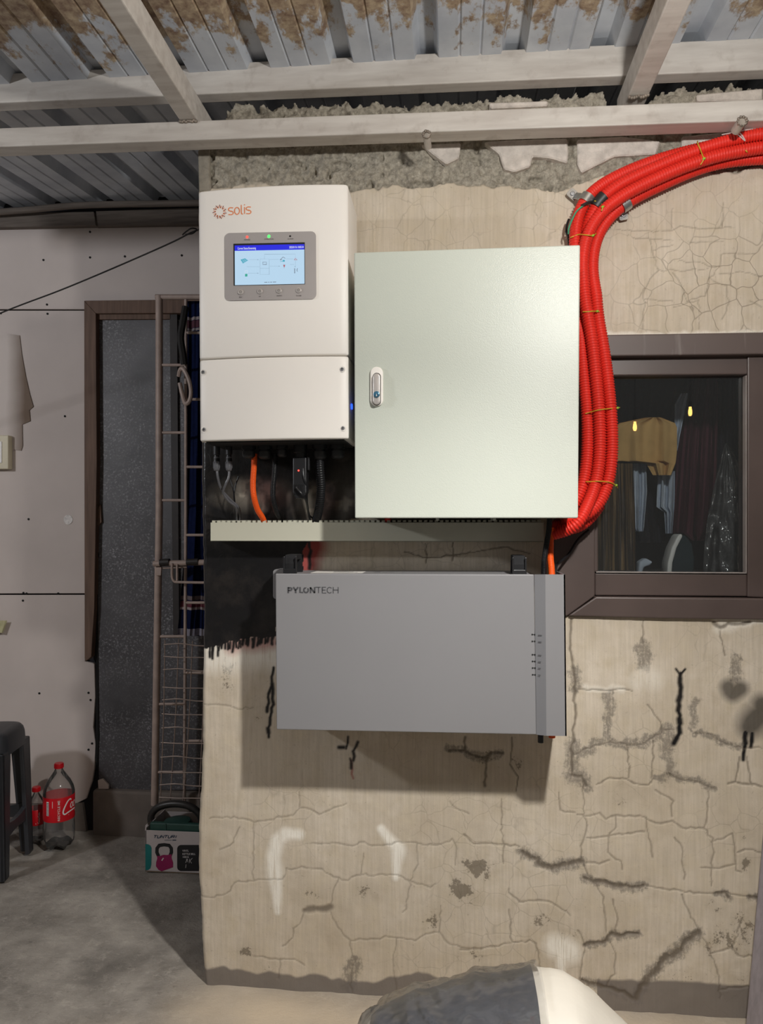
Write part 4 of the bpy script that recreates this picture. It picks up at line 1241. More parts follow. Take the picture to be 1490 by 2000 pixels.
# name and indicator marks
ZPy = lambda a, b: P(550 + a / 12.417, 1135 + b / 12.417, BY - 0.0004)
mb = MB()
mb.ribbon([(160, 145), (160, 292)], 44, ZPy); mb.ribbon([(160, 165), (215, 163), (244, 178), (246, 200), (225, 222), (160, 228)], 36, ZPy)
mb.ribbon([(282, 145), (340, 228)], 42, ZPy); mb.ribbon([(400, 145), (340, 228), (340, 292)], 42, ZPy)
mb.ribbon([(445, 143), (445, 274), (518, 274)], 40, ZPy)
mb.ribbon(arc(590, 220, 54, 58, -48, 252, 26), 40, ZPy); mb.ribbon([(572, 182), (596, 150)], 20, ZPy)
mb.ribbon([(700, 292), (700, 150)], 38, ZPy); mb.ribbon([(694, 152), (800, 286)], 42, ZPy); mb.ribbon([(800, 290), (800, 145)], 38, ZPy)
mb.build('name_bold', 'battery_print', BAT)
mb = MB()
for s in ([(820, 150), (945, 150)], [(893, 150), (893, 292)], [(1075, 150), (985, 150), (985, 290), (1080, 290)], [(985, 218), (1065, 218)], arc(1162, 220, 60, 68, 42, 318, 22), [(1250, 143), (1250, 296)], [(1370, 143), (1370, 296)], [(1250, 216), (1370, 216)]):
    mb.ribbon(s, 22, ZPy)
mb.build('name_light', 'battery_print', BAT)
for y in (1239.3, 1252.5, 1278.6, 1291.6, 1304.6, 1317.8):
    m = MB()
    for x in (1039.3 + (y - 1239) * .012, 1044.0 + (y - 1239) * .012):
        m.lathe([(0.0018, 0), (0.0018, 0.0006)], P(x, y, BY - 0.0003), (0, -1, 0), 10)
    m.ribbon([(1039, y), (1044, y)], 1.0, lambda a, b: P(a, b, BY - 0.0004))
    m.build('indicator_mark', 'dark_recess', BAT)
for k, y in enumerate((1240.5, 1253.5, 1279.5, 1292.5, 1305, 1318.5)):
    m = MB().ribbon([(1050.5, y), (1058.0 - 0.5 * k, y + 0.5)], 1.5, lambda a, b: P(a, b, BY - 0.0004 - 0.013 * (a - 1043.5) / 21.5 - 0.0012)); m.build('indicator_text', 'battery_print', BAT)
MB().tube([P(1056, 1432, -.12), P(1056, 1450, -.12)], 0.0068, 12).build('drain_grommet', 'black_plastic', BAT, smooth='auto')

# ================================================================== CONDUITS AND CABLES
def relax(paths, rad, iters=60):
    """push neighbouring hoses apart until they touch without running into each other"""
    arr = [np.array([tuple(p) for p in resample(smooth_path([P(*q) for q in pts], 16), 0.010)]) for pts in paths]
    for it in range(iters):
        for i in range(len(arr)):
            for j in range(i + 1, len(arr)):
                d = arr[i][:, None, :] - arr[j][None, :, :]
                dist = np.sqrt((d ** 2).sum(-1)) + 1e-9
                k = dist.argmin(1); ii = np.arange(len(arr[i]))
                hit = dist[ii, k] < 2 * rad
                ii, kk = ii[hit], k[hit]
                if len(ii) == 0: continue
                v = d[ii, kk] / dist[ii, kk][:, None]
                v[:, 1] = np.where(np.abs(v[:, 1]) < 0.25, np.sign(v[:, 1] + 1e-6) * 0.25, v[:, 1])
                push = (2 * rad - dist[ii, kk])[:, None] * 0.25 * v * np.array([0.55, 1.0, 0.55])
                arr[i][ii] += push
                np.add.at(arr[j], kk, -push)
        for a in arr:
            a[1:-1] = a[1:-1] * 0.6 + 0.2 * (a[:-2] + a[2:])
            a[:, 1] = np.minimum(a[:, 1], -rad - 0.003)
    return [[Vector(p) for p in a] for a in arr]
def conduit(name, label, pts, r, mat, pitch=0.0064, depth=0.25, seg=16, group=None, cat='conduit'):
    path = resample(smooth_path(pts, 3) if isinstance(pts[0], Vector) else smooth_path([P(*p) for p in pts], 16), pitch / 4)
    rad = [r * (1 - depth * (1, 0.12, 0, 0.12)[i % 4]) for i in range(len(path))]
    c = path[len(path) // 2]
    o = MB().tube(path, r, seg, radii=rad).build(name, mat, loc=c, smooth=True)
    return tag(o, label, cat, group)
G = 'red conduits beside the cabinet'
RC = 0.0148
ZC = lambda pts: [(1080 + a / 3.634, 230 + b / 3.634, y) for a, b, y in pts]
RED = [
    ('uppermost red conduit, held by the left saddle clamp', ZC([(1700, 60, -.055), (1300, 165, -.030), (1000, 228, -.022), (800, 280, -.022), (640, 330, -.022), (480, 400, -.024), (330, 475, -.030), (225, 560, -.045), (165, 660, -.05), (148, 780, -.05), (150, 880, -.045), (165, 1000, -.04), (190, 1200, -.035), (225, 1400, -.03)]) + [(1146, 640, -.03), (1146, 720, -.028), (1148, 810, -.028), (1147, 900, -.03), (1138, 965, -.04), (1112, 1010, -.05), (1088, 1024, -.06)]),
    ('red conduit wrapped with black tape, second from the top', ZC([(1700, 90, -.060), (1490, 112, -.060), (1280, 158, -.058), (1050, 228, -.055), (900, 280, -.053), (700, 365, -.050), (450, 475, -.050), (330, 545, -.050), (262, 640, -.040), (228, 760, -.032), (205, 900, -.025), (195, 1050, -.022), (205, 1250, -.022)]) + [(1140, 640, -.055), (1144, 720, -.058), (1151, 810, -.058), (1151, 900, -.058), (1139, 975, -.07), (1115, 1012, -.08), (1092, 1030, -.09)]),
    ('middle red conduit of the bundle, third from the top', ZC([(1700, 190, -.058), (1490, 207, -.058), (1200, 248, -.058), (1000, 312, -.060), (800, 402, -.062), (560, 512, -.064), (370, 622, -.066), (265, 740, -.068), (215, 880, -.066), (200, 1000, -.060), (215, 1200, -.058), (245, 1400, -.058)]) + [(1152, 640, -.062), (1160, 720, -.066), (1169, 810, -.068), (1171, 900, -.068), (1160, 965, -.074), (1130, 1015, -.09), (1098, 1042, -.10), (1078, 1040, -.08)]),
    ('lowest and outermost red conduit, held by the right saddle clamp', ZC([(1700, 280, -.030), (1490, 287, -.030), (1300, 292, -.030), (1100, 330, -.032), (950, 385, -.035), (800, 462, -.035), (620, 545, -.036), (490, 605, -.038), (380, 700, -.042), (295, 840, -.048), (262, 1000, -.054), (258, 1150, -.056), (275, 1300, -.058), (310, 1450, -.060)]) + [(1172, 660, -.062), (1184, 730, -.064), (1193, 810, -.066), (1195, 900, -.066), (1185, 962, -.070), (1160, 1000, -.08), (1128, 1020, -.09), (1095, 1024, -.09)]),
    ('short lower loop of red conduit below the cabinet corner', [(1172, 985, -.05), (1155, 1020, -.055), (1132, 1040, -.06), (1105, 1045, -.065), (1086, 1034, -.07), (1078, 1018, -.07)]),
]
HOSE = relax([p for _, p in RED], RC * 0.985)
HP = np.concatenate([np.array([tuple(p) for p in resample(smooth_path(h, 3), 0.003)]) for h in HOSE])
def surf(px, py, Y, lift=0.0012):
    """front of the hose bundle seen at this pixel"""
    y = Y
    for _ in range(3):
        q = P(px, py, y)
        d2 = (HP[:, 0] - q.x) ** 2 + (HP[:, 2] - q.z) ** 2
        ok = d2 < RC * RC
        if not ok.any():
            return P(px, py, Y)
        y = float((HP[ok, 1] - np.sqrt(RC * RC - d2[ok])).min()) - lift
    return P(px, py, y)
def on_hose(k, px, py):
    h = resample(smooth_path(HOSE[k], 3), 0.003)
    y = -0.05
    for _ in range(3):
        q = P(px, py, y)
        i = min(range(2, len(h) - 2), key=lambda i: (h[i].x - q.x) ** 2 + (h[i].z - q.z) ** 2)
        y = h[i].y
    return h, i
for (lb, _), pth in zip(RED, HOSE):
    conduit('corrugated_conduit', lb, pth, RC, 'conduit_red', group=G)
def wire(name, label, pts, r, mat, cat='cable', group=None, seg=8, n=10):
    path = smooth_path([P(*p) for p in pts], n)
    return tag(MB().tube(path, r, seg).build(name, mat, loc=path[len(path) // 2], smooth='auto'), label, cat, group)
# ties
def tie(label, pts, mat='tie_yellow', r=0.0014, tail=None):
    path = smooth_path([surf(*p) for p in pts], 8)
    t = thing('cable_tie', label, 'cable tie', path[len(path) // 2], 'cable ties')
    MB().tube(path, r, 6).build('strap', mat, t, smooth=True)
    k = surf(*pts[-2])
    MB().lathe([(0.0006, -.004), (0.0028, -.002), (0.003, .001), (0.0008, .004)], k, (1, -.4, .3), 8).build('knot', 'tie_green', t, smooth=True)
tie('yellow tie round the red conduits just above the cabinet corner', [(1114, 464, -.050), (1117, 463, -.070), (1130, 458, -.074), (1145, 459, -.088), (1158, 460, -.074), (1164, 456, -.052)])
tie('yellow tie round the red conduits beside the cabinet top half', [(1138, 609, -.060), (1144, 609, -.080), (1156, 608, -.081), (1166, 608, -.079), (1171, 609, -.055)])
tie('yellow tie round the conduits at the upper window pane', [(1143, 808, -.050), (1150, 806, -.078), (1168, 801, -.087), (1192, 798, -.085), (1206, 797, -.070), (1210, 796, -.06)])
tie('yellow tie round the conduits near the cabinet bottom', [(1144, 941, -.045), (1152, 941, -.080), (1170, 940, -.088), (1190, 942, -.088), (1203, 948, -.070), (1206, 953, -.06)])
tie('yellow tie round the conduits up near the wall beam', [(1362, 276, -.050), (1363, 281, -.074), (1368, 293, -.078), (1373, 306, -.078), (1375, 310, -.072), (1368, 322, -.050)])
tie('small yellow tie beside the black tape', [(1156, 392, -.068), (1163, 393, -.078), (1174, 398, -.084), (1177, 404, -.084), (1175, 412, -.072)])
tie('small yellow knot on the conduits at the far right', [(1456, 293, -.060), (1459, 297, -.078), (1462, 301, -.078), (1466, 304, -.060)])
tl = smooth_path([surf(1410, 263, -.05), surf(1432, 259, -.07), surf(1442, 258, -.07), surf(1450, 266, -.07), surf(1455, 275, -.07), surf(1447, 268, -.07), surf(1440, 259, -.07), surf(1462, 253, -.07), surf(1488, 252, -.05)], 8)
tag(MB().tube(tl, 0.0014, 6).build('binding_string', 'string_white', loc=tl[30], smooth='auto'), 'pale string tying the conduits to the bar stub', 'string')
# saddle clamps
def clamp(label, c, hose, tab):
    h, i = on_hose(hose, *c)
    C = h[i]
    Y = C.y
    d = (h[i + 2] - h[i - 2]); d.y = 0; d.normalize()
    s = Vector((-d.z, 0, d.x))
    t = thing('saddle_clamp', label, 'clamp', C, 'saddle clamps')
    n = 16; vs = []; w = 0.010; r0 = RC + 0.0005; r1 = RC + 0.0026
    m = MB()
    for k in range(n + 1):
        an = math.pi * (1.12 * k / n - 0.06)
        for r in (r0, r1):
            for ww in (-w, w):
                vs.append(C + d * ww + s * r * math.cos(an) + Vector((0, -1, 0)) * r * math.sin(an))
    fs = []
    for k in range(n):
        p, q = 4 * k, 4 * k + 4
        fs += [(p, p + 1, q + 1, q), (p + 2, q + 2, q + 3, p + 3), (p, q, q + 2, p + 2), (p + 1, p + 3, q + 3, q + 1)]
    m.add(vs, fs + [(0, 2, 3, 1), (4 * n, 4 * n + 1, 4 * n + 3, 4 * n + 2)]).build('band', 'zinc', t, smooth='auto')
    T = P(*tab, -0.014)
    e1 = (T - C); e1.y = 0; e1.normalize(); e2 = Vector((-e1.z, 0, e1.x))
    sg = 1 if (T - C).dot(s) > 0 else -1
    q0 = C + s * (sg * (RC + 0.0015)) + Vector((0, 0.002, 0)); q1 = T - e1 * 0.006
    dr = (q1 - q0).normalized()
    MB().bar(q0, q1, 0.017, 0.002, d.cross(dr)).build('strap_leg', 'zinc', t, bevel=0.0004)
    pl = [T + e1 * x * 0.0115 + e2 * y * 0.0115 for x, y in rrect(-1.35, 1, -0.95, 0.95, 0.45, 4)]
    tb = MB().prism(pl, (0, -0.0022, 0)).build('tab', 'zinc', t, bevel=0.0005)
    MB().lathe([(0.0058, 0), (0.0058, 0.0016), (0.0044, 0.0036), (0.0002, 0.0040)], T + Vector((0, -.0022, 0)), (0, -1, 0), 16).build('screw', 'screw_steel', tb, smooth='auto')
clamp('zinc saddle clamp on the upper red conduit, left of the tape', (1137.5, 384), 0, (1117.5, 379))
clamp('zinc saddle clamp on the lowest red conduit', (1216, 396), 3, (1217, 421))
h_, i_ = on_hose(1, 1163, 386)
tag(MB().tube(h_[i_ - 5:i_ + 6], RC + 0.0016, 18).build('insulating_tape', 'tape_black', loc=h_[i_], smooth='auto'), 'black tape wrapped round a red conduit beside the clamp', 'tape')
tl = smooth_path([surf(1136, 402, -.07, .003), surf(1146, 397, -.07, .003), surf(1155, 394, -.07, .003), surf(1161, 390, -.07, .003)], 6)
tag(MB().tube(tl, 0.0038, 8).build('tape_tail', 'tape_black', loc=tl[8], smooth='auto'), 'loose black tape tail by the left saddle clamp', 'tape')
tl = smooth_path([surf(1150, 398, -.075, .003), surf(1139, 402, -.075, .003), surf(1126, 413, -.072, .003), surf(1117, 430, -.068, .003), P(1111, 446, -.066), P(1110, 457, -.06)], 8)
tag(MB().tube(tl, 0.0020, 8).build('earth_wire', 'wire_green', loc=tl[20], smooth='auto'), 'green and white earth wire curling at the left of the conduits', 'wire')
wire('black_wire', 'thin black wire behind the conduits over the cabinet corner', [(1111, 428, -.03), (1107, 440, -.03), (1106, 452, -.03), (1110, 464, -.03), (1112, 490, -.03)], 0.0028, 'conduit_black', 'wire')
wire('earth_wire', 'green wire loop peeping out right of the conduits', [(1158, 498, -.02), (1163, 505, -.02), (1164, 512, -.02), (1160, 520, -.02)], 0.0018, 'wire_green', 'wire')
# cables between inverter and trunking
YT = -0.030
wire('solar_cable', 'grey panel cable hanging from the leftmost inverter plug', [(423, 908, YG), (425, 930, YG), (430, 950, YG + .01), (437, 962, -.09), (452, 978, -.07), (466, 992, -.05), (469, 1008, YT), (469, 1030, YT)], 0.0030, 'connector_grey')
wire('solar_cable', 'grey panel cable from the second inverter plug', [(447, 908, YG), (447, 930, YG), (441, 945, YG), (436, 962, -.10), (446, 978, -.08), (460, 990, -.06), (463, 1010, YT), (463, 1030, YT)], 0.0030, 'connector_grey')
for px, lb in ((423, 'ribbed plug on the leftmost inverter socket'), (447, 'ribbed plug on the second inverter socket')):
    c = P(px, 904, YG)
    t = thing('solar_plug', lb, 'plug', c, 'solar plugs')
    MB().lathe([(0.0050, .016), (0.0068, .014), (0.0068, .004), (0.0078, .003), (0.0078, -.013), (0.0066, -.018), (0.0040, -.020)], c, (0, 0, 1), 14).build('plug_body', 'connector_grey', t, smooth='auto')
    m = MB()
    for k in range(9):
        a = k * 2 * math.pi / 9
        m.box(c.x + .0078 * math.cos(a) - .0008, c.x + .0078 * math.cos(a) + .0008, c.y + .0078 * math.sin(a) - .0008, c.y + .0078 * math.sin(a) + .0008, c.z - .012, c.z + .002)
    m.build('grip_ribs', 'connector_grey', t)
wire('black_lead', 'thin crossing black leads left of the orange conduit', [(449, 935, -.06), (455, 955, -.06), (458, 975, -.05), (460, 1010, YT), (460, 1030, YT)], 0.0018, 'conduit_black', 'wire')
wire('black_lead', 'thin black lead nearest the orange conduit', [(466, 930, -.05), (459, 952, -.05), (457, 975, -.05), (466, 1012, YT), (466, 1030, YT)], 0.0018, 'conduit_black', 'wire')
conduit('battery_conduit', 'bright orange conduit dropping from the inverter into the trunking', [(497, 886, -.11), (496, 910, -.11), (494, 945, -.105), (496, 970, -.10), (503, 995, -.08), (514, 1014, -.055), (519, 1034, -.035)], 0.0072, 'conduit_orange', pitch=0.0030, depth=.10, seg=12)
conduit('black_conduit', 'slim black conduit right of the orange one', [(537, 886, -.11), (536, 920, -.11), (533, 955, -.105), (534, 980, -.095), (541, 1002, -.07), (548, 1014, -.05), (550, 1034, -.035)], 0.0068, 'conduit_black', pitch=0.0032, depth=.12, seg=12)
conduit('thick_black_conduit', 'thick ribbed black conduit under the inverter', [(624, 896, YG), (625, 920, YG), (627, 950, -.105), (625, 980, -.09), (621, 1003, -.065), (618, 1016, -.05), (617, 1034, -.035)], 0.0108, 'conduit_black', pitch=0.0052, depth=.16, seg=16)
lt = P(585, 900, -.12)
LG = thing('data_logger', 'black stick logger with red light plugged under the inverter', 'data logger', (lt.x, -.12, IZ0 - .12))
MB().lathe([(0.0165, 0), (0.0165, -0.018), (0.0145, -0.020), (0.0145, -.030)], (lt.x + .002, -.12, IZ0 - .003), (0, 0, 1), 14).build('collar', 'black_plastic', LG, smooth='auto')
z_ = lambda y: P(585, y, -.14).z
xl = lambda x: P(x, 930, -.14).x
MB().prism([(xl(571), -.138, z_(893)), (xl(598), -.138, z_(893)), (xl(598), -.138, z_(962)), (xl(592), -.138, z_(974)), (xl(577), -.138, z_(974)), (xl(571), -.138, z_(962))], (0, 0.03, 0)).build('stick_body', 'black_plastic', LG, bevel=0.003)
m = MB()
for k in range(8): m.box(xl(573) + k * .0030, xl(573) + k * .0030 + .0014, -.1395, -.137, z_(966), z_(946))
m.build('grip_ribs', 'black_plastic', LG)
MB().lathe([(0.0022, 0), (0.0016, .0014), (0.0002, .002)], P(583, 919, -.1382), (0, -1, 0), 12).build('status_light', 'led_red', LG)
MB().box(xl(599), xl(603), -.135, -.12, z_(918), z_(892)).build('clip', 'black_plastic', LG, bevel=0.001)
wire('signal_lead', 'thin black lead curving beside the stick logger', [(592, 900, -.13), (593, 930, -.14), (599, 955, -.13), (600, 985, -.09), (603, 1005, -.06), (612, 1014, -.05), (618, 1030, -.045)], 0.0022, 'conduit_black', 'wire')
wire('signal_lead', 'black lead slanting across the stick logger', [(578, 952, -.144), (590, 966, -.144), (598, 978, -.12), (602, 1000, -.07), (606, 1020, -.045)], 0.0028, 'conduit_black', 'wire')
# between cabinet and battery
conduit('battery_conduit', 'orange conduit dropping into the battery cable cover', [(1076, 1030, -.10), (1075, 1060, -.10), (1075, 1090, -.105), (1077, 1112, -.11), (1078, 1150, -.115), (1078, 1300, -.12), (1078, 1441, -.12)], 0.0078, 'conduit_orange', pitch=0.0030, depth=.10, seg=12)
conduit('black_conduit', 'slim black conduit beside the orange one above the battery', [(1074, 1008, -.13), (1072, 1035, -.125), (1067, 1065, -.12), (1063, 1095, -.115), (1062, 1125, -.11), (1062, 1180, -.11)], 0.0066, 'conduit_black', pitch=0.0032, depth=.12, seg=12)
wire('black_lead', 'black lead looping from conduits down to the battery top', [(1150, 1035, -.03), (1128, 1055, -.03), (1112, 1080, -.03), (1098, 1094, -.05), (1087, 1104, -.08), (1084, 1125, -.10)], 0.0030, 'conduit_black', 'wire')
MB_ = P(757, 1014, -.05)
tag(MB().lathe([(0.0085, 0), (0.0085, -.010), (0.006, -.014), (0.0002, -.014)], (MB_.x, -.05, P(757, 1010, -.05).z), (0, 0, 1), 16).build('blanking_cap', 'conduit_red', loc=MB_, smooth='auto'), 'small round red cap just under the cabinet on the trunking', 'cap')

# ================================================================== ALCOVE: GATE, TOWEL, STOOL, BOTTLES, BOX
simple('gate_paint', (176, 156, 146), 0.5, var=0.18, vscale=25, bump=0.2, bscale=120)
simple('gate_dark', (48, 44, 42), 0.55, 0.3, var=0.3, vscale=40)
simple('mesh_wire', (160, 142, 132), 0.5, 0.2, var=0.2, vscale=30)
simple('stool_plastic', (56, 57, 61), 0.42, var=0.12, vscale=20, bump=0.12, bscale=150)
simple('cap_red', (206, 22, 34), 0.35, var=0.05)
simple('label_red', (214, 22, 36), 0.35, var=0.04)
simple('label_white', (238, 234, 230), 0.4, var=0.02)
clear('pet_plastic', (0.93, 0.92, 0.91), 0.05, 1.25, opacity=0.07)
clear('pet_small', (0.93, 0.92, 0.92), 0.05, 1.25, opacity=0.07)
simple('cola_dregs', (22, 12, 8), 0.1, var=0.1)
simple('carton_white', (196, 186, 184), 0.6, var=0.08, vscale=8)
simple('carton_inside', (150, 128, 104), 0.8, var=0.1)
simple('print_teal', (20, 120, 118), 0.5, var=0.1, vscale=20)
simple('print_navy', (40, 62, 84), 0.5, var=0.05)
simple('print_black', (30, 30, 32), 0.5, var=0.1)
simple('print_magenta', (150, 28, 88), 0.5, var=0.12, vscale=30)
simple('print_pale', (214, 208, 206), 0.5, var=0.02)
simple('iron_black', (52, 50, 49), 0.38, 0.2, var=0.25, vscale=40, bump=0.2, bscale=160)
simple('case_green', (38, 74, 66), 0.45, var=0.15, vscale=25)
simple('cord_black', (30, 27, 26), 0.7, var=0.2)
simple('switch_cream', (206, 196, 170), 0.4, var=0.04)

YGT = 0.74
GT = thing('metal_gate', 'pale pink-grey barred metal gate leaning in front of the dark door', 'gate', P(330, 1570, YGT))
def rod(name, a, b, r, mat='gate_paint', par=GT, y=YGT, y2=None):
    return MB().tube([P(*a, y), P(*b, y if y2 is None else y2)], r, 10).build(name, mat, par, smooth='auto')
rod('post', (311, 578), (311, 1000), 0.0130); rod('post', (311, 1000), (302, 1572), 0.0130)
rod('top_bar', (304, 580), (440, 580), 0.0095); 
rod('upright_bar', (363, 585), (363, 1000), 0.0058); rod('upright_bar', (363, 1000), (360, 1572), 0.0058)
for y in (713, 845, 977, 1243, 1375, 1508):
    rod('rung', (309, y), (363, y), 0.0052)
for y in (650, 780, 912, 1045, 1177, 1314, 1447):
    rod('rung', (363, y), (445, y), 0.0052)
rod('bolt_rail', (300, 1101), (445, 1097), 0.0105, 'gate_paint', y=YGT - 0.02)
rod('bolt_band', (313, 1099), (331, 1098), 0.0135, 'gate_dark', y=YGT - 0.021); rod('bolt_band', (365, 1098), (388, 1097), 0.0125, 'gate_dark', y=YGT - 0.021)
MB().tube(smooth_path([P(a, b, YGT - .03) for a, b in [(336, 1100), (336, 1125), (340, 1135), (350, 1137), (400, 1138), (445, 1139)]], 5), 0.0048, 8).build('bolt_handle', 'gate_paint', GT, smooth='auto')
rod('bolt_stay', (346, 1102), (346, 1134), 0.0042, y=YGT - .03); rod('bolt_stay', (308, 1110), (365, 1107), 0.0040, y=YGT - .01)
MB().prism([P(a, b, YGT - .02) for a, b in [(304, 1108), (315, 1108), (314, 1124), (304, 1124)]], (0, .01, 0)).build('latch_plate', 'gate_paint', GT, bevel=0.001)
MG = thing('wire_mesh_panel', 'bent welded wire mesh panel tied on the gate bottom', 'wire mesh', P(350, 1565, YGT - .03))
for a, b in (((322, 1250), (313, 1565)), ((349, 1248), (332, 1568)), ((376, 1252), (358, 1570)), ((400, 1252), (388, 1572))):
    MB().tube(smooth_path([P(*a, YGT - .035), P((a[0] + b[0]) / 2 + 2, (a[1] + b[1]) / 2, YGT - .042), P(*b, YGT - .035)], 5), 0.0021, 6).build('wire', 'mesh_wire', MG, smooth='auto')
for k, y in enumerate((1258, 1281, 1307, 1341, 1366, 1393, 1421, 1449, 1478, 1506, 1532, 1556)):
    dx = -k * 0.8
    MB().tube(smooth_path([P(320 + dx, y + 1, YGT - .039), P(352 + dx, y + (3 if k % 2 else -1), YGT - .047), P(385 + dx, y + 3, YGT - .043), P(425, y + 4, YGT - .039)], 4), 0.0021, 6).build('wire', 'mesh_wire', MG, smooth='auto')

def drape(rows, Y, amp, freq, thick=0.004, cols=26, ph=0.0, seed=0, crump=0.0):
    """rows: (py, left px, right px) top to bottom; gives a folded cloth with two sides"""
    r = random.Random(seed)
    rr = []
    for (y0, a0, b0), (y1, a1, b1) in zip(rows, rows[1:]):
        n = max(2, int(abs(y1 - y0) / 9))
        for k in range(n):
            t = k / n
            rr.append((y0 + (y1 - y0) * t, a0 + (a1 - a0) * t, b0 + (b1 - b0) * t))
    rr.append(rows[-1])
    m = MB()
    for side in (0, 1):
        vs = []
        for j, (y, a, b) in enumerate(rr):
            for i in range(cols + 1):
                u = i / cols
                yy = Y + amp * math.sin(u * freq + ph + 0.5 * math.sin(j * 0.11 + seed)) * (0.5 + 0.5 * j / len(rr)) + amp * 0.4 * math.sin(u * freq * 2.3 + j * 0.06 + seed)
                if crump: yy += crump * (abs(float(vnoise(np.array([u * 5.0]), np.array([j * 0.22]), 1.0, seed, 3)[0]) - 0.5) * 4 - 0.5)
                vs.append(P(a + (b - a) * u, y, yy + side * thick))
        w = cols + 1
        fs = [(j * w + i, j * w + i + 1, (j + 1) * w + i + 1, (j + 1) * w + i) for j in range(len(rr) - 1) for i in range(cols)]
        m.add(vs, fs)
    n = len(rr) * w
    bd = [i for i in range(w)] + [j * w + cols for j in range(1, len(rr))] + [(len(rr) - 1) * w + i for i in range(cols - 1, -1, -1)] + [j * w for j in range(len(rr) - 2, 0, -1)]
    m.f += [(bd[k], bd[(k + 1) % len(bd)], n + bd[(k + 1) % len(bd)], n + bd[k]) for k in range(len(bd))]
    return m
def towel_mat():
    t = NT('towel_blue')
    v = t.coord((1, 1, 1), 'Object')
    sp = t.n('ShaderNodeSeparateXYZ'); t.l(v, sp.inputs[0])
    c = lin((22, 31, 66))
    zc = TOW_Z
    base = t.mix(t.ramp(t.noise(v, 60, 3), 0.3, 0.7), c, lin((17, 25, 54)))
    for pa, pb, col in ((1164, 1172, (120, 108, 108)), (1174, 1186, (112, 62, 70)), (1186, 1191, (170, 156, 156)), (1228, 1242, (150, 146, 158)), (619, 625, (160, 150, 150)), (626, 640, (96, 62, 70)), (641, 646, (150, 140, 140))):
        za, zb = P(380, pb, 0.8).z - zc, P(380, pa, 0.8).z - zc
        msk = t.math('MULTIPLY', t.math('GREATER_THAN', sp.outputs['Z'], za), t.math('LESS_THAN', sp.outputs['Z'], zb))
        base = t.mix(t.math('MULTIPLY', msk, 0.9), base, lin(col))
    t.color(base); t.set(0.95, 0, 0.1)
    t.bump(t.noise(v, 400, 2), 0.5, 0.002)
    MATS['towel_blue'] = t.m
TW = P(385, 900, 0.80); TOW_Z = TW.z
towel_mat()
tag(drape([(588, 366, 425), (700, 366, 425), (1000, 364, 425), (1100, 358, 425), (1180, 352, 425), (1242, 346, 425)], 0.80, 0.012, 16, seed=3).build('hanging_towel', 'towel_blue', loc=TW, smooth='auto'), 'dark blue towel with woven end stripes hanging behind the gate', 'towel')
wire('hose_loop', 'grey looped strip hooked over the middle gate bar', [(349, 735, .72), (352, 722, .71), (359, 722, .705), (369, 742, .705), (373, 765, .71), (370, 783, .71), (362, 788, .71), (356, 770, .72), (351, 748, .72)], 0.0075, 'gate_paint', 'strap')
wire('hung_rag', 'dark rag hung on the gate top corner', [(362, 600, .71), (357, 630, .70), (353, 660, .70), (357, 690, .71), (360, 712, .72)], 0.013, 'cord_black', 'rag')

# ragged two-tone sheet, switch box, sticker, clear plastic scrap on the plywood
def ragged_sheet_mat():
    t = NT('ragged_sheet_tone')
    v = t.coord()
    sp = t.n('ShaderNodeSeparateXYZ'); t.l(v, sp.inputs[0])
    t.color(t.ramp(t.math('ADD', sp.outputs['X'], t.math('MULTIPLY', t.noise(v, 8, 3), 0.03)), -0.02, 0.075, lin((206, 195, 189)) + (1,), lin((122, 104, 90)) + (1,)))  # plywood tone at the left, browner towards the right edge
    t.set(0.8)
    MATS['ragged_sheet_tone'] = t.m
ragged_sheet_mat()
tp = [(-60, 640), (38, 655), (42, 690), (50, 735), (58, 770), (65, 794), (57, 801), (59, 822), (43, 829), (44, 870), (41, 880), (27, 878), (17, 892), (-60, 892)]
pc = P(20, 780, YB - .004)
tag(MB().prism([P(a, b, YB - 0.004) for a, b in tp], (0, 0.0018, 0)).build('ragged_sheet', 'ragged_sheet_tone', loc=pc), 'thin ragged sheet on the white wall, browner towards its right edge', 'paper sheet')
sb = thing('switch_box', 'cream surface switch box at the left edge of the picture', 'switch', P(-5, 885, YB - .03))
MB().prism([P(a, b, YB - .032) for a, b in [(-46, 850), (16, 850), (16, 916), (-46, 916)]], (0, .03, 0)).build('box', 'switch_cream', sb, bevel=0.003, segs=2)
MB().prism([P(a, b, YB - .036) for a, b in [(-34, 862), (3, 862), (3, 904), (-34, 904)]], (0, .006, 0)).build('rocker', 'label_white', sb, bevel=0.002)
stc = P(133, 1015, YB - .001)
simple('sticker_grey', (226, 220, 216), 0.5, var=0.35, vscale=90)
tag(MB().lathe([(0.0185, 0), (0.0185, 0.0008), (0.0002, 0.0008)], stc, (0, -1, 0), 24).build('round_sticker', 'sticker_grey', loc=stc), 'small round worn sticker on the white wall', 'sticker')
simple('scrap_yellow', (196, 190, 150), 0.3, var=0.2)
sc = P(4, 1222, YB - .02)
tag(drape([(1212, -20, 14), (1222, -20, 11), (1236, -20, 6)], YB - .02, .004, 20, .002, 10, seed=5).build('plastic_scrap', 'scrap_yellow', loc=sc, smooth='auto'), 'yellowish plastic scrap pinned low at the left edge', 'plastic scrap')
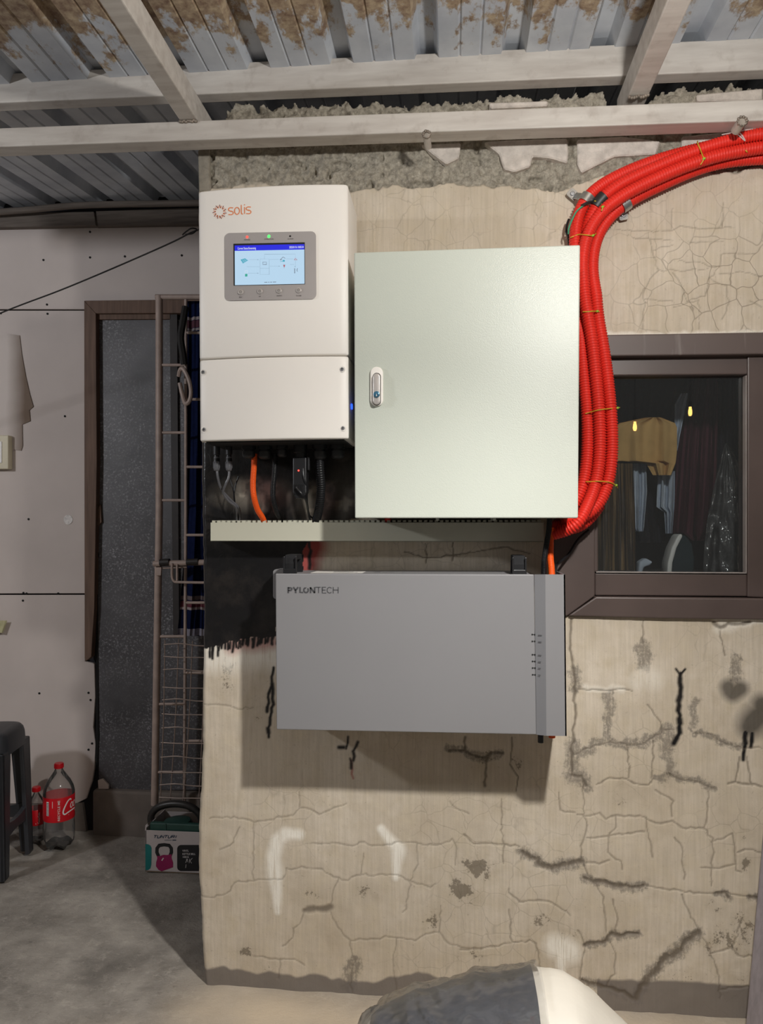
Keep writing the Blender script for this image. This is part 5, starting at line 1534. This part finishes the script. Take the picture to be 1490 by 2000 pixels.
# thin cord across the alcove
cpts = [P(-430, 798, .42), P(-200, 698, .37), P(0, 612, .33), P(120, 566, .30), P(230, 520, .28), P(330, 476, .26), P(372, 455, .25), P(405, 442, .25)]
CD_ = thing('washing_line', 'thin black cord stretched slanting across the white wall', 'cord', cpts[4])
MB().tube(smooth_path(cpts, 6), 0.0022, 6).build('cord', 'cord_black', CD_, smooth='auto')
MB().tube(smooth_path([P(356, 459, .24), P(364, 452, .24), P(374, 446, .24), (P(384, 448, .25)), P(376, 456, .24), P(362, 458, .24)], 6), 0.0020, 6).build('knot', 'cord_black', CD_, smooth='auto')

# ---------------------------------------------------------------- stool
fr, br = PF(9, 1724), PF(66, 1660)
e1 = (br - fr); L = e1.length; e1.normalize(); e2 = Vector((-e1.y, e1.x, 0))
cc = (fr + br) / 2 + e2 * (L / 2)
STL = thing('plastic_stool', 'dark grey plastic stool cut off by the left picture edge', 'stool', cc)
zt_ = 0.478
def loc2(u, v, z):
    return cc + e1 * u + e2 * v + Vector((0, 0, z))
hs = L * 0.44
def ring(h, z, r, n=6):
    return [loc2(a, b, z) for a, b in rrect(-h, h, -h, h, r, n)]
prof = [(hs * 0.80, zt_), (hs * 0.92, zt_ - .004), (hs * 0.99, zt_ - .014), (hs * 1.03, zt_ - .03), (hs * 1.06, zt_ - .075), (hs * 1.03, zt_ - .075), (hs * 0.96, zt_ - .03), (hs * 0.85, zt_ - .016)]
m = MB(); n = len(ring(hs, 0, .03))
for h, z in prof: m.v += [tuple(p) for p in ring(h, z, h * 0.42)]
m.f += [tuple(range(n))] + [(j * n + k, j * n + (k + 1) % n, (j + 1) * n + (k + 1) % n, (j + 1) * n + k) for j in range(len(prof) - 1) for k in range(n)] + [tuple(range((len(prof) - 1) * n, len(prof) * n))]
SE = m.build('seat', 'stool_plastic', STL, smooth='auto')
MB().prism([loc2(a, b, zt_ - .001) for a, b in rrect(-.035, .035, -.010, .010, .0095, 5)], (0, 0, 0.0016)).build('grip_slot', 'dark_recess', SE)
for sx in (-1, 1):
    for sy in (-1, 1):
        m = MB()
        for (du, dv) in ((0.066, 0.016), (0.016, 0.066)):
            t0, t1, b0, b1 = hs * 1.05, hs * 1.05, L / 2, L / 2
            top = [loc2(sx * (t0 - a), sy * (t0 - b), zt_ - .06) for a, b in ((0, 0), (du, 0), (du, dv), (0, dv))]
            k = 0.62
            bot = [loc2(sx * (b0 - a), sy * (b0 - b), 0.0) for a, b in ((0, 0), (du * k, 0), (du * k, dv), (0, dv))] if du > dv else [loc2(sx * (b0 - a), sy * (b0 - b), 0.0) for a, b in ((0, 0), (du, 0), (du, dv * k), (0, dv * k))]
            m.hexa(top, bot)
        m.build('leg', 'stool_plastic', STL, bevel=0.004, segs=2)
hb_ = hs * 1.05 + (L / 2 - hs * 1.05) * 0.62
for ax in (0, 1):
    for s in (-1, 1):
        m = MB()
        w = hb_ - 0.01
        u0 = s * (hb_ - .004); u1 = s * (hb_ - .020)
        za, zb, zm = 0.135, 0.205, 0.160
        segs_ = 8
        f = (lambda u, v, z: loc2(u, v, z)) if ax == 0 else (lambda u, v, z: loc2(v, u, z))
        for k in range(segs_):
            v0, v1 = -w + 2 * w * k / segs_, -w + 2 * w * (k + 1) / segs_
            a0 = 0.02 * (2 * k / segs_ - 1) ** 2; a1 = 0.02 * (2 * (k + 1) / segs_ - 1) ** 2
            m.hexa([f(u0, v0, za - a0 * .9), f(u0, v1, za - a1 * .9), f(u0, v1, za + .032 + a1), f(u0, v0, za + .032 + a0)], [f(u1, v0, za - a0 * .9), f(u1, v1, za - a1 * .9), f(u1, v1, za + .032 + a1), f(u1, v0, za + .032 + a0)])
        m.build('brace', 'stool_plastic', STL, weld=True)

# ---------------------------------------------------------------- bottles
def bottle(name, label, base, S, Rm, petals, mats, cap_h, text):
    c = base
    t = thing(name, label, 'bottle', c, 'soft drink bottles')
    view = (Vector((0, -D, 0)) - Vector((c.x, c.y, 0))).normalized(); right = Vector((-view.y, view.x, 0))
    def cyl(r):
        return lambda u, h: c + right * (r * math.sin(u / r)) + view * (r * math.cos(u / r)) + Vector((0, 0, h))
    def wob(r, h, a):
        k = max(0.0, 1 - h / (0.045 * S))
        return r * (1 - 0.16 * k * (0.5 + 0.5 * math.cos(5 * a))), h + 0.014 * S * k * (0.5 + 0.5 * math.cos(5 * a)) * (r > 0.02 * S)
    P_ = [(0.006, 0.010), (0.030, 0.001), (0.043, 0.003), (0.052, 0.016), (0.055, 0.040), (0.0545, 0.075), (0.0530, 0.098), (0.0540, 0.106), (0.0540, 0.194), (0.0545, 0.202), (0.050, 0.222), (0.040, 0.243), (0.027, 0.262), (0.017, 0.277), (0.0138, 0.284), (0.0138, 0.300)]
    P_ = [(r * Rm, h * S) for r, h in P_]
    MB().lathe(P_, c, (0, 0, 1), 40, wob).build('shell', mats, t, smooth=True)
    lr = 0.0545 * Rm
    lb = MB().lathe([(lr, 0.107 * S), (lr + .0004, 0.108 * S), (lr + .0004, 0.193 * S), (lr, 0.194 * S)], c, (0, 0, 1), 48)
    lb.f = lb.f[:-2]
    LB = lb.build('label_band', 'label_red', t, smooth='auto')
    ch = 0.018 * S if S > 0.9 else 0.016
    cr = 0.0158 if S > 0.9 else 0.0145
    h0 = 0.288 * S
    cp = MB().lathe([(cr, h0), (cr, h0 + ch * .85), (cr * .93, h0 + ch), (0.0005, h0 + ch)], c, (0, 0, 1), 28).build('cap', 'cap_red', t, smooth='auto')
    m = MB()
    for k in range(28):
        a = 2 * math.pi * k / 28
        q = c + Vector((math.cos(a) * cr, math.sin(a) * cr, 0))
        m.box(q.x - .0006, q.x + .0006, q.y - .0006, q.y + .0006, c.z + h0 + .001, c.z + h0 + ch * .82)
    m.build('cap_ribs', 'cap_red', cp)
    MB().lathe([(0.004, 0.012 * S), (0.034 * Rm, 0.0035 * S), (0.044 * Rm, 0.006 * S), (0.047 * Rm, 0.014 * S), (0.0005, 0.014 * S)], c, (0, 0, 1), 40, wob).build('dregs', 'cola_dregs', t, smooth='auto')
    f = cyl(lr + 0.0012)
    text(t, LB, f, S)
    return t
def scriptword(mb, f, x0, y0, w, h, th):
    """flowing two-word script drawn with a few strokes; unit box 0..1"""
    g = lambda pts: [(x0 + a * w + b * h * 0.18, y0 + b * h + a * h * 0.25) for a, b in pts]
    sm = lambda pts: [(v.x, v.y) for v in smooth_path([(a, b, 0) for a, b in pts], 6)]
    mb.ribbon(sm(g([(0.17, .92), (0.13, 1.02), (0.07, .9), (0.02, .5), (0.01, .18), (0.05, .0), (0.12, .06), (0.22, .12), (0.36, .10)])), [th * 1.2] * 49, f)
    mb.ribbon(g(arc(.20, .52, .035, .20, 0, 360, 14)), th * .8, f)
    mb.ribbon(g(arc(.29, .52, .035, .20, 50, 310, 10)), th * .8, f)
    mb.ribbon(g(arc(.37, .52, .032, .20, 0, 360, 14)), th * .8, f); mb.ribbon(g([(.405, .74), (.405, .36), (.44, .32)]), th * .8, f)
    mb.ribbon(g([(.46, .5), (.51, .5)]), th * .8, f)
    mb.ribbon(sm(g([(0.70, .88), (0.66, 1.02), (0.60, .95), (0.54, .55), (0.55, .25), (0.62, .28)])), [th * 1.2] * 31, f)
    mb.ribbon(g(arc(.69, .52, .035, .20, 0, 360, 14)), th * .8, f)
    mb.ribbon(sm(g([(.75, .35), (.80, .85), (.83, 1.0), (.80, .6), (.79, .36), (.83, .36)])), [th * .8] * 31, f)
    mb.ribbon(g(arc(.88, .52, .035, .20, 0, 360, 14)), th * .8, f); mb.ribbon(g([(.92, .74), (.92, .36), (.96, .36)]), th * .8, f)
def text_big(t, LB, f, S):
    m = MB()
    rot = lambda a, b: f(-b, a)
    text_fit(m, 'RECYCLE ME', .112, .186, -0.0035, 0.0078, lambda a, b: f(-b - 0.0, a), bold=0.01)
    m.build('recycle_text', 'label_white', LB)
    m = MB(); scriptword(m, f, 0.011, 0.132, 0.165, 0.048, 0.0040); m.build('brand_script', 'label_white', LB)
    m = MB().ribbon([(.034, .127), (.075, .131)], .0022, f); m.build('small_text', 'label_white', LB)
    MB().add([f(a, b) for a, b in [(-.046, .132), (-.036, .132), (-.036, .182), (-.046, .182)]], [(0, 1, 2, 3)]).build('barcode_patch', 'label_white', LB)
    m = MB().ribbon([(-.022, .160), (-.022, .184)], .0016, f); m.build('fine_print', 'label_white', LB)
    m = MB()
    for k in range(9): m.ribbon([(-.0455, .135 + k * .0052), (-.0365, .135 + k * .0052)], .0022, f)
    m.build('barcode_lines', 'print_black', LB)
def text_small(t, LB, f, S):
    m = MB(); text_fit(m, 'Coca-Cola', .076, .118, -0.012, 0.0075, lambda a, b: f(-b, a), bold=0.01); m.build('brand_text', 'label_white', LB)
    m = MB().lathe([(0.0018, 0), (0.0018, .0003)], f(-.002, .078), (0, -1, 0), 10); m.build('mark', 'label_white', LB)
b1 = PF(115, 1653); bottle('soda_bottle', 'large empty cola bottle with red label and red cap', Vector((b1.x, b1.y, 0)), 1.0, 1.0, 5, 'pet_plastic', 0, text_big)
b2 = PF(71, 1644); bottle('soda_bottle', 'small empty cola bottle beside the stool leg', Vector((b2.x, b2.y, 0)), 0.655, 0.56, 5, 'pet_small', 0, text_small)

# ---------------------------------------------------------------- kettlebell carton
kb = PF(284, 1702); YK = kb.y
KX0 = kb.x; KX1 = KX0 + 0.235; KZ = P(300, 1622, YK).z; KD = 0.17
KB = thing('kettlebell_carton', 'open white printed carton on the floor by the wall corner', 'carton', ((KX0 + KX1) / 2, YK + KD / 2, 0))
FRN = MB().box(KX0, KX1, YK, YK + .003, 0.001, KZ).build('front_panel', 'carton_white', KB, bevel=0.0008)
MB().box(KX0, KX0 + .003, YK, YK + KD, 0.001, KZ + .008).build('side_panel', 'carton_white', KB)
MB().box(KX1 - .003, KX1, YK, YK + KD, 0.001, KZ).build('side_panel', 'carton_white', KB)
MB().box(KX0, KX1, YK + KD - .003, YK + KD, 0.001, KZ).build('back_panel', 'carton_white', KB)
MB().box(KX0, KX1, YK, YK + KD, 0.0, 0.003).build('bottom_panel', 'carton_inside', KB)
MB().prism([P(a, b, YK + .02) for a, b in [(283, 1622), (284, 1612), (288, 1608), (289, 1614), (287, 1624)]], (0, .03, 0)).build('torn_flap', 'carton_white', KB)
ZK = lambda a, b, off=0.0006: P(270 + a / 11.46, 1560 + b / 11.46, YK - off)
fk = lambda a, b: ZK(a, b)
MB().add([ZK(a, b) for a, b in [(158, 1015)] + [(225, 1020), (275, 1050), (298, 1100), (296, 1300), (290, 1480), (270, 1560), (215, 1600), (160, 1595)]], [tuple(range(9))]).build('teal_panel', 'print_teal', FRN)
MB().add([ZK(a, b) for a, b in rrect(870, 1900, 1035, 1620, 90, 6)], [tuple(range(28))]).build('black_panel', 'print_black', FRN)
MB().ribbon([(455, 1290), (415, 1200), (420, 1110), (470, 1045), (580, 1030), (690, 1045), (738, 1110), (740, 1200), (705, 1290)], 74, fk).build('handle_picture', 'print_black', FRN)
MB().add([ZK(a, b, .0009) for a, b in [(420, 1275), (480, 1285), (560, 1255), (650, 1260), (700, 1250), (745, 1240), (745, 1330), (778, 1430), (775, 1535), (520, 1625), (450, 1590), (395, 1510), (400, 1420), (425, 1340)]], [tuple(range(14))]).build('bell_picture', 'print_magenta', FRN)
MB().ribbon([(525, 1385), (565, 1325)], 26, lambda a, b: ZK(a, b, .0012)).build('bell_glint', 'print_pale', FRN)
m = MB()
def letter(strokes, x0, w):
    for s in strokes:
        m.ribbon([(x0 + a * w + (1 - b) * 22 - 4, 822 + b * 56) for a, b in s], 15, fk)
U_ = [[(0.05, 0), (0.05, .8), (.2, 1), (.8, 1), (.95, .8), (.95, 0)]]; T_ = [[(0, 0), (1, 0)], [(.5, 0), (.5, 1)]]; N_ = [[(0.05, 1), (0.05, 0), (.95, 1), (.95, 0)]]
R_ = [[(0.05, 1), (0.05, 0), (.8, 0), (.95, .25), (.8, .5), (.05, .5)], [(.5, .5), (.95, 1)]]
for i, (L_, x0, w_) in enumerate(((T_, 335, 70), (U_, 420, 66), (N_, 500, 66), (T_, 575, 70), (U_, 660, 66), (R_, 742, 66), ([[(0, 0), (0, 1)]], 838, 10))):
    letter(L_, x0, w_)
m.build('brand_text', 'print_navy', FRN, kind='stuff')
m = MB().ribbon([(585, 926), (750, 927)], 9, fk).ribbon([(765, 927), (850, 928)], 20, fk); m.build('tag_text', 'print_navy', FRN)
fk2 = lambda a, b: ZK(a, -b, .0012)
for tx, a, b, y in (('VINYL', 985, 1130, 1185), ('KETTLE BELL', 985, 1280, 1258), ('10KG', 985, 1130, 1325)):
    m = MB(); text_fit(m, tx, a, b, -y, 44, fk2, bold=0.012); m.build('panel_text', 'print_pale', FRN)
m = MB()
for s_ in ([(1065, 1350), (1095, 1345), (1060, 1435)], [(1100, 1350), (1105, 1420)], [(1150, 1345), (1140, 1440)], [(1210, 1330), (1155, 1390), (1195, 1445)], [(1070, 1470), (1060, 1550)]):
    m.ribbon(s_, 9, lambda a, b: ZK(a, b, .0012))
m.build('handwriting', 'print_pale', FRN)
KW = thing('kettlebell', 'black handled kettlebell standing in the white carton', 'kettlebell', ((KX0 + KX1) / 2 - .01, YK + KD / 2, 0.003))
kx = P(343, 1600, YK + .08).x
MB().lathe([(0.030, 0.0), (0.054, 0.012), (0.065, 0.045), (0.066, 0.075), (0.060, 0.110), (0.045, 0.135), (0.015, 0.142), (0.0005, 0.143)], (kx, YK + KD / 2 + .012, 0.004), (0, 0, 1), 28).build('bell', 'case_green', KW, smooth='auto')
YH = YK + KD / 2
MB().tube(smooth_path([P(a, b, YH) for a, b in [(303, 1622), (295, 1603), (298, 1587), (313, 1575), (340, 1570), (368, 1574), (388, 1588), (394, 1606), (386, 1624)]], 8), 0.0125, 14).build('handle', 'iron_black', KW, smooth='auto')
GC = thing('green_case', 'dark green plastic case lying in the carton under the kettlebell handle', 'case', (kx, YK + .03, .10))
MB().box(KX0 + .012, KX1 - .012, YK + .008, YK + .026, 0.05, P(300, 1609, YK).z).build('case_body', 'case_green', GC, bevel=0.004, segs=2)
MB().box(P(320, 1615, YK).x, P(323, 1615, YK).x, YK + .006, YK + .009, 0.10, P(300, 1610, YK).z).build('case_rib', 'case_green', GC)

# ================================================================== BEHIND THE WINDOW
def cloth(name, rgb, **k): return simple(name, rgb, 0.9, 0, 0.15, var=0.18, vscale=18, bump=0.3, bscale=90, bdist=0.003)
cloth('cloth_mustard', (206, 166, 108)); cloth('cloth_pale_blue', (186, 194, 208)); cloth('cloth_maroon', (84, 44, 54)); cloth('cloth_dark', (40, 38, 46)); cloth('cloth_green', (46, 58, 62))
def brown_stripes():
    t = NT('cloth_brown_stripe')
    v = t.coord((90, 90, 2.5))
    t.color(t.ramp(t.noise(v, 1.0, 3), 0.45, 0.7, lin((60, 48, 38)) + (1,), lin((146, 116, 76)) + (1,)))
    t.set(0.6)
    MATS['cloth_brown_stripe'] = t.m
brown_stripes()
clear('bag_plastic', (0.62, 0.60, 0.60), 0.16, 1.5, bump=1.0, bscale=26, opacity=0.12, boost=0.05)
def hang(name, label, cat, rows, Y, amp, freq, mat, seed=0, thick=.006, cols=30):
    c = P((rows[0][1] + rows[0][2]) / 2, rows[0][0], Y)
    return tag(drape(rows, Y, amp, freq, thick, cols, seed=seed).build(name, mat, loc=c, smooth='auto'), label, cat, 'clothes behind the window')
YC = 0.24
hang('hanging_shorts', 'mustard yellow shorts hanging behind the window pane', 'shorts', [(815, 1262, 1290), (826, 1210, 1318), (835, 1200, 1322), (880, 1200, 1322), (900, 1203, 1320), (905, 1262, 1319), (928, 1275, 1310)], YC, .010, 12, 'cloth_mustard', 1)
hang('hanging_shirt', 'pale blue shirt front below the mustard shorts on the right', 'shirt', [(920, 1285, 1318), (960, 1283, 1318), (990, 1282, 1317), (1000, 1297, 1316), (1042, 1300, 1313)], YC + .05, .010, 14, 'cloth_pale_blue', 2)
hang('hanging_shirt', 'pale blue shirt tail at the left under the shorts', 'shirt', [(905, 1228, 1262), (960, 1228, 1264), (1030, 1234, 1258), (1038, 1240, 1256)], YC + .05, .012, 12, 'cloth_pale_blue', 3)
hang('hanging_shirt', 'pale shirt sleeve between shorts and maroon coat', 'shirt', [(768, 1330, 1344), (790, 1318, 1340), (850, 1317, 1328), (880, 1318, 1323)], YC + .03, .006, 8, 'cloth_pale_blue', 4)
hang('hanging_coat', 'long dark maroon coat hanging in the window', 'coat', [(732, 1352, 1400), (760, 1342, 1402), (820, 1328, 1402), (900, 1320, 1400), (1000, 1314, 1396), (1040, 1312, 1392), (1056, 1345, 1372)], YC + .06, .022, 17, 'cloth_maroon', 5)
hang('hanging_jacket', 'black jacket hanging right of the maroon coat', 'jacket', [(728, 1398, 1470), (900, 1396, 1470), (1080, 1392, 1470)], YC + .12, .02, 14, 'cloth_dark', 6)
hang('hanging_jacket', 'dark jacket shape behind the shorts at upper left', 'jacket', [(728, 1165, 1345), (850, 1165, 1325), (930, 1170, 1300), (1060, 1220, 1300)], YC + .13, .02, 16, 'cloth_dark', 7)
hang('hanging_cloth', 'brown striped cloth at the lower left of the window', 'cloth', [(905, 1165, 1236), (1000, 1165, 1240), (1114, 1165, 1242)], YC - .02, .012, 22, 'cloth_brown_stripe', 8)
wire('clothes_rail', 'thin clothes rail in the room behind the window', [(1100, 726, YC + .06), (1300, 724, YC + .06), (1560, 720, YC + .06)], 0.008, 'gate_dark', 'rail')
bgc = P(1425, 1115, YC - .04)
tag(drape([(866, 1416, 1420), (900, 1407, 1440), (950, 1394, 1458), (1010, 1382, 1470), (1060, 1376, 1474), (1120, 1372, 1478)], YC - .05, .014, 9, .004, 40, seed=9, crump=.03).build('plastic_bag', 'bag_plastic', loc=bgc, smooth=True), 'shiny clear plastic bag at the right inside the window', 'plastic bag')
# shoe on the inner sill
sh = thing('canvas_shoe', 'dark green canvas shoe with pale edge stood inside the window', 'shoe', P(1330, 1120, YC - .03))
def slab(name, poly, Y, d, mat, par): return MB().prism([P(a, b, Y) for a, b in poly], (0, d, 0)).build(name, mat, par, bevel=0.006, segs=3, smooth='auto')
slab('upper', [(1309, 1122), (1312, 1095), (1320, 1068), (1330, 1045), (1340, 1046), (1352, 1062), (1357, 1090), (1355, 1122)], YC - .03, .05, 'cloth_green', sh)
slab('sole', [(1303, 1122), (1304, 1100), (1312, 1070), (1324, 1046), (1331, 1042), (1334, 1047), (1322, 1070), (1314, 1098), (1312, 1122)], YC - .036, .06, 'label_white', sh)
slab('sole', [(1246, 1122), (1249, 1098), (1262, 1090), (1276, 1098), (1270, 1104), (1258, 1108), (1254, 1122)], YC - .03, .04, 'cloth_pale_blue', thing('canvas_shoe', 'pale toe of a shoe at the bottom left of the pane', 'shoe', P(1260, 1120, YC - .03)))
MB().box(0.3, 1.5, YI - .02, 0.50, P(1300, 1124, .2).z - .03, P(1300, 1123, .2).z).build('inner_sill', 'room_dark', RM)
# two warm filament bulbs out in the yard, mirrored in the pane
emit('bulb_glow', (255, 190, 100), 30.0)
simple('bulb_cap', (60, 56, 52), 0.4, 0.6)
def mirror_point(px, py, Yb, Ym=0.030):
    Q = P(px, py, 2 * Ym - Yb)
    return Vector((Q.x, Yb, Q.z))
for (px, py), lb in (((1240, 834), 'warm bulb mirrored in the window over the mustard shorts'), ((1348, 805), 'warm bulb mirrored in the window over the maroon coat')):
    c = mirror_point(px, py, -4.6)
    t = thing('filament_bulb', lb, 'light bulb', c, 'filament bulbs')
    MB().lathe([(0.003, -.034), (0.010, -.031), (0.016, -.018), (0.017, -.002), (0.015, .016), (0.011, .034), (0.010, .046)], c, (0, 0, 1), 20).build('glowing_globe', 'bulb_glow', t, smooth='auto')
    MB().lathe([(0.015, .046), (0.016, .085), (0.010, .095)], c, (0, 0, 1), 16).build('holder', 'bulb_cap', t, smooth='auto')
    MB().tube([c + Vector((0, 0, .09)), c + Vector((0, 0, .9))], 0.003, 8).build('flex', 'cord_black', t)

# ================================================================== SACK AND POST IN THE FOREGROUND
simple('sack_white', (232, 226, 214), 0.55, var=0.05, vscale=10, bump=0.25, bscale=14, bdist=0.01)
simple('sack_dark', (58, 60, 70), 0.35, var=0.25, vscale=30, bump=0.4, bscale=40, bdist=0.004)
clear('wrap_plastic', (0.94, 0.94, 0.94), 0.14, 1.5, bump=0.5, bscale=16, opacity=0.07, boost=0.05)
YS = -0.36
sil = [(690, 2060), (716, 1992), (745, 1968), (830, 1946), (930, 1921), (1010, 1907), (1050, 1899), (1090, 1894), (1115, 1899), (1140, 1913), (1165, 1936), (1200, 1970), (1235, 2003), (1300, 2070)]
sx = [P(a, b, YS).x for a, b in sil]; sz = [max(0.01, P(a, b, YS).z) for a, b in sil]
def sack_pt(s, a, off=0.0):
    """s along the sack 0..1, a across 0 (camera side floor) .. pi (wall side floor)"""
    x = sx[0] + (sx[-1] - sx[0]) * s
    z = float(np.interp(x, sx, sz))
    endw = math.sin(math.pi * min(1, max(0, s))) ** 0.45
    dep = 0.20 * endw
    fold = 0.016 * math.sin(s * 30 + 4.2 * a) + 0.009 * math.sin(s * 63 - a * 6 + 1) + 0.004 * math.sin(s * 130 + a * 9)
    ca, sa = math.cos(a), math.sin(a)
    return Vector((x + off * (s - .5) * 2, YS - (dep + off) * (abs(ca) ** 0.8) * (1 if ca > 0 else -1), max(0.0, (z * (0.90 if ca < 0.25 else 0.90 + 0.0 * ca) + off) * sa ** 0.85 + fold * (0 if sa > 0.97 else (1 - sa) * 2.2 * sa))))
def sack_patch(s0, s1, a0, a1, ns, na, off, crump=0.0):
    m = MB()
    vs = []
    for i in range(ns + 1):
        for j in range(na + 1):
            s = s0 + (s1 - s0) * i / ns
            aa0 = a0(s) if callable(a0) else a0
            aa1 = a1(s) if callable(a1) else a1
            a_ = aa0 + (aa1 - aa0) * j / na
            k_ = crump * max(-0.6, 1 - abs(float(vnoise(np.array([s * 7]), np.array([a_ * 3.0 + s * 12]), 1.0, 3, 2)[0]) - 0.5) * 5) if crump else 0.0
            vs.append(sack_pt(s, a_, off + k_))
    m.add(vs, [(i * (na + 1) + j, (i + 1) * (na + 1) + j, (i + 1) * (na + 1) + j + 1, i * (na + 1) + j + 1) for i in range(ns) for j in range(na)])
    return m
sc0 = Vector(((sx[0] + sx[-1]) / 2, YS, 0))
SK = thing('filled_sack', 'white filled sack with dark printed end in the bottom foreground', 'sack', sc0)
sack_patch(0.001, 0.999, 0.0, math.pi, 70, 40, 0.0).build('body', 'sack_white', SK, smooth=True)
sA = (P(800, 1960, YS).x - sx[0]) / (sx[-1] - sx[0]); sB = (P(1045, 1905, YS).x - sx[0]) / (sx[-1] - sx[0])
sack_patch(0.06, sB, lambda s: 0.35 + 0.75 * max(0, (s - sA) / (sB - sA)) ** 2, 2.2, 40, 26, 0.0035).build('dark_print', 'sack_dark', SK, smooth=True)
tag(sack_patch(0.01, sB + .02, 0.05, 2.9, 90, 60, 0.010, 0.005).build('plastic_wrap', 'wrap_plastic', loc=sc0, smooth=True), 'crinkled clear plastic wrap over the left part of the sack', 'plastic wrap')
simple('post_metal', (138, 130, 132), 0.45, 0.3, var=0.2, vscale=10, stretch=(10, 10, 1))
p0, p1 = P(1462, 1990, -.10), P(1493, 1640, -.02)
p0 = p0 + (p0 - p1) * ((p0.z - 0.0) / (p1.z - p0.z)); 
p1 = p1 + (p1 - p0).normalized() * 0.12
pp = MB().bar(p0 + Vector((.028, 0, 0)), p1 + Vector((.028, 0, 0)), 0.055, 0.03)
tag(pp.build('leaning_bar', 'post_metal', loc=p0, bevel=0.003), 'grey metal bar leaning on the wall at the lower right corner', 'metal bar')
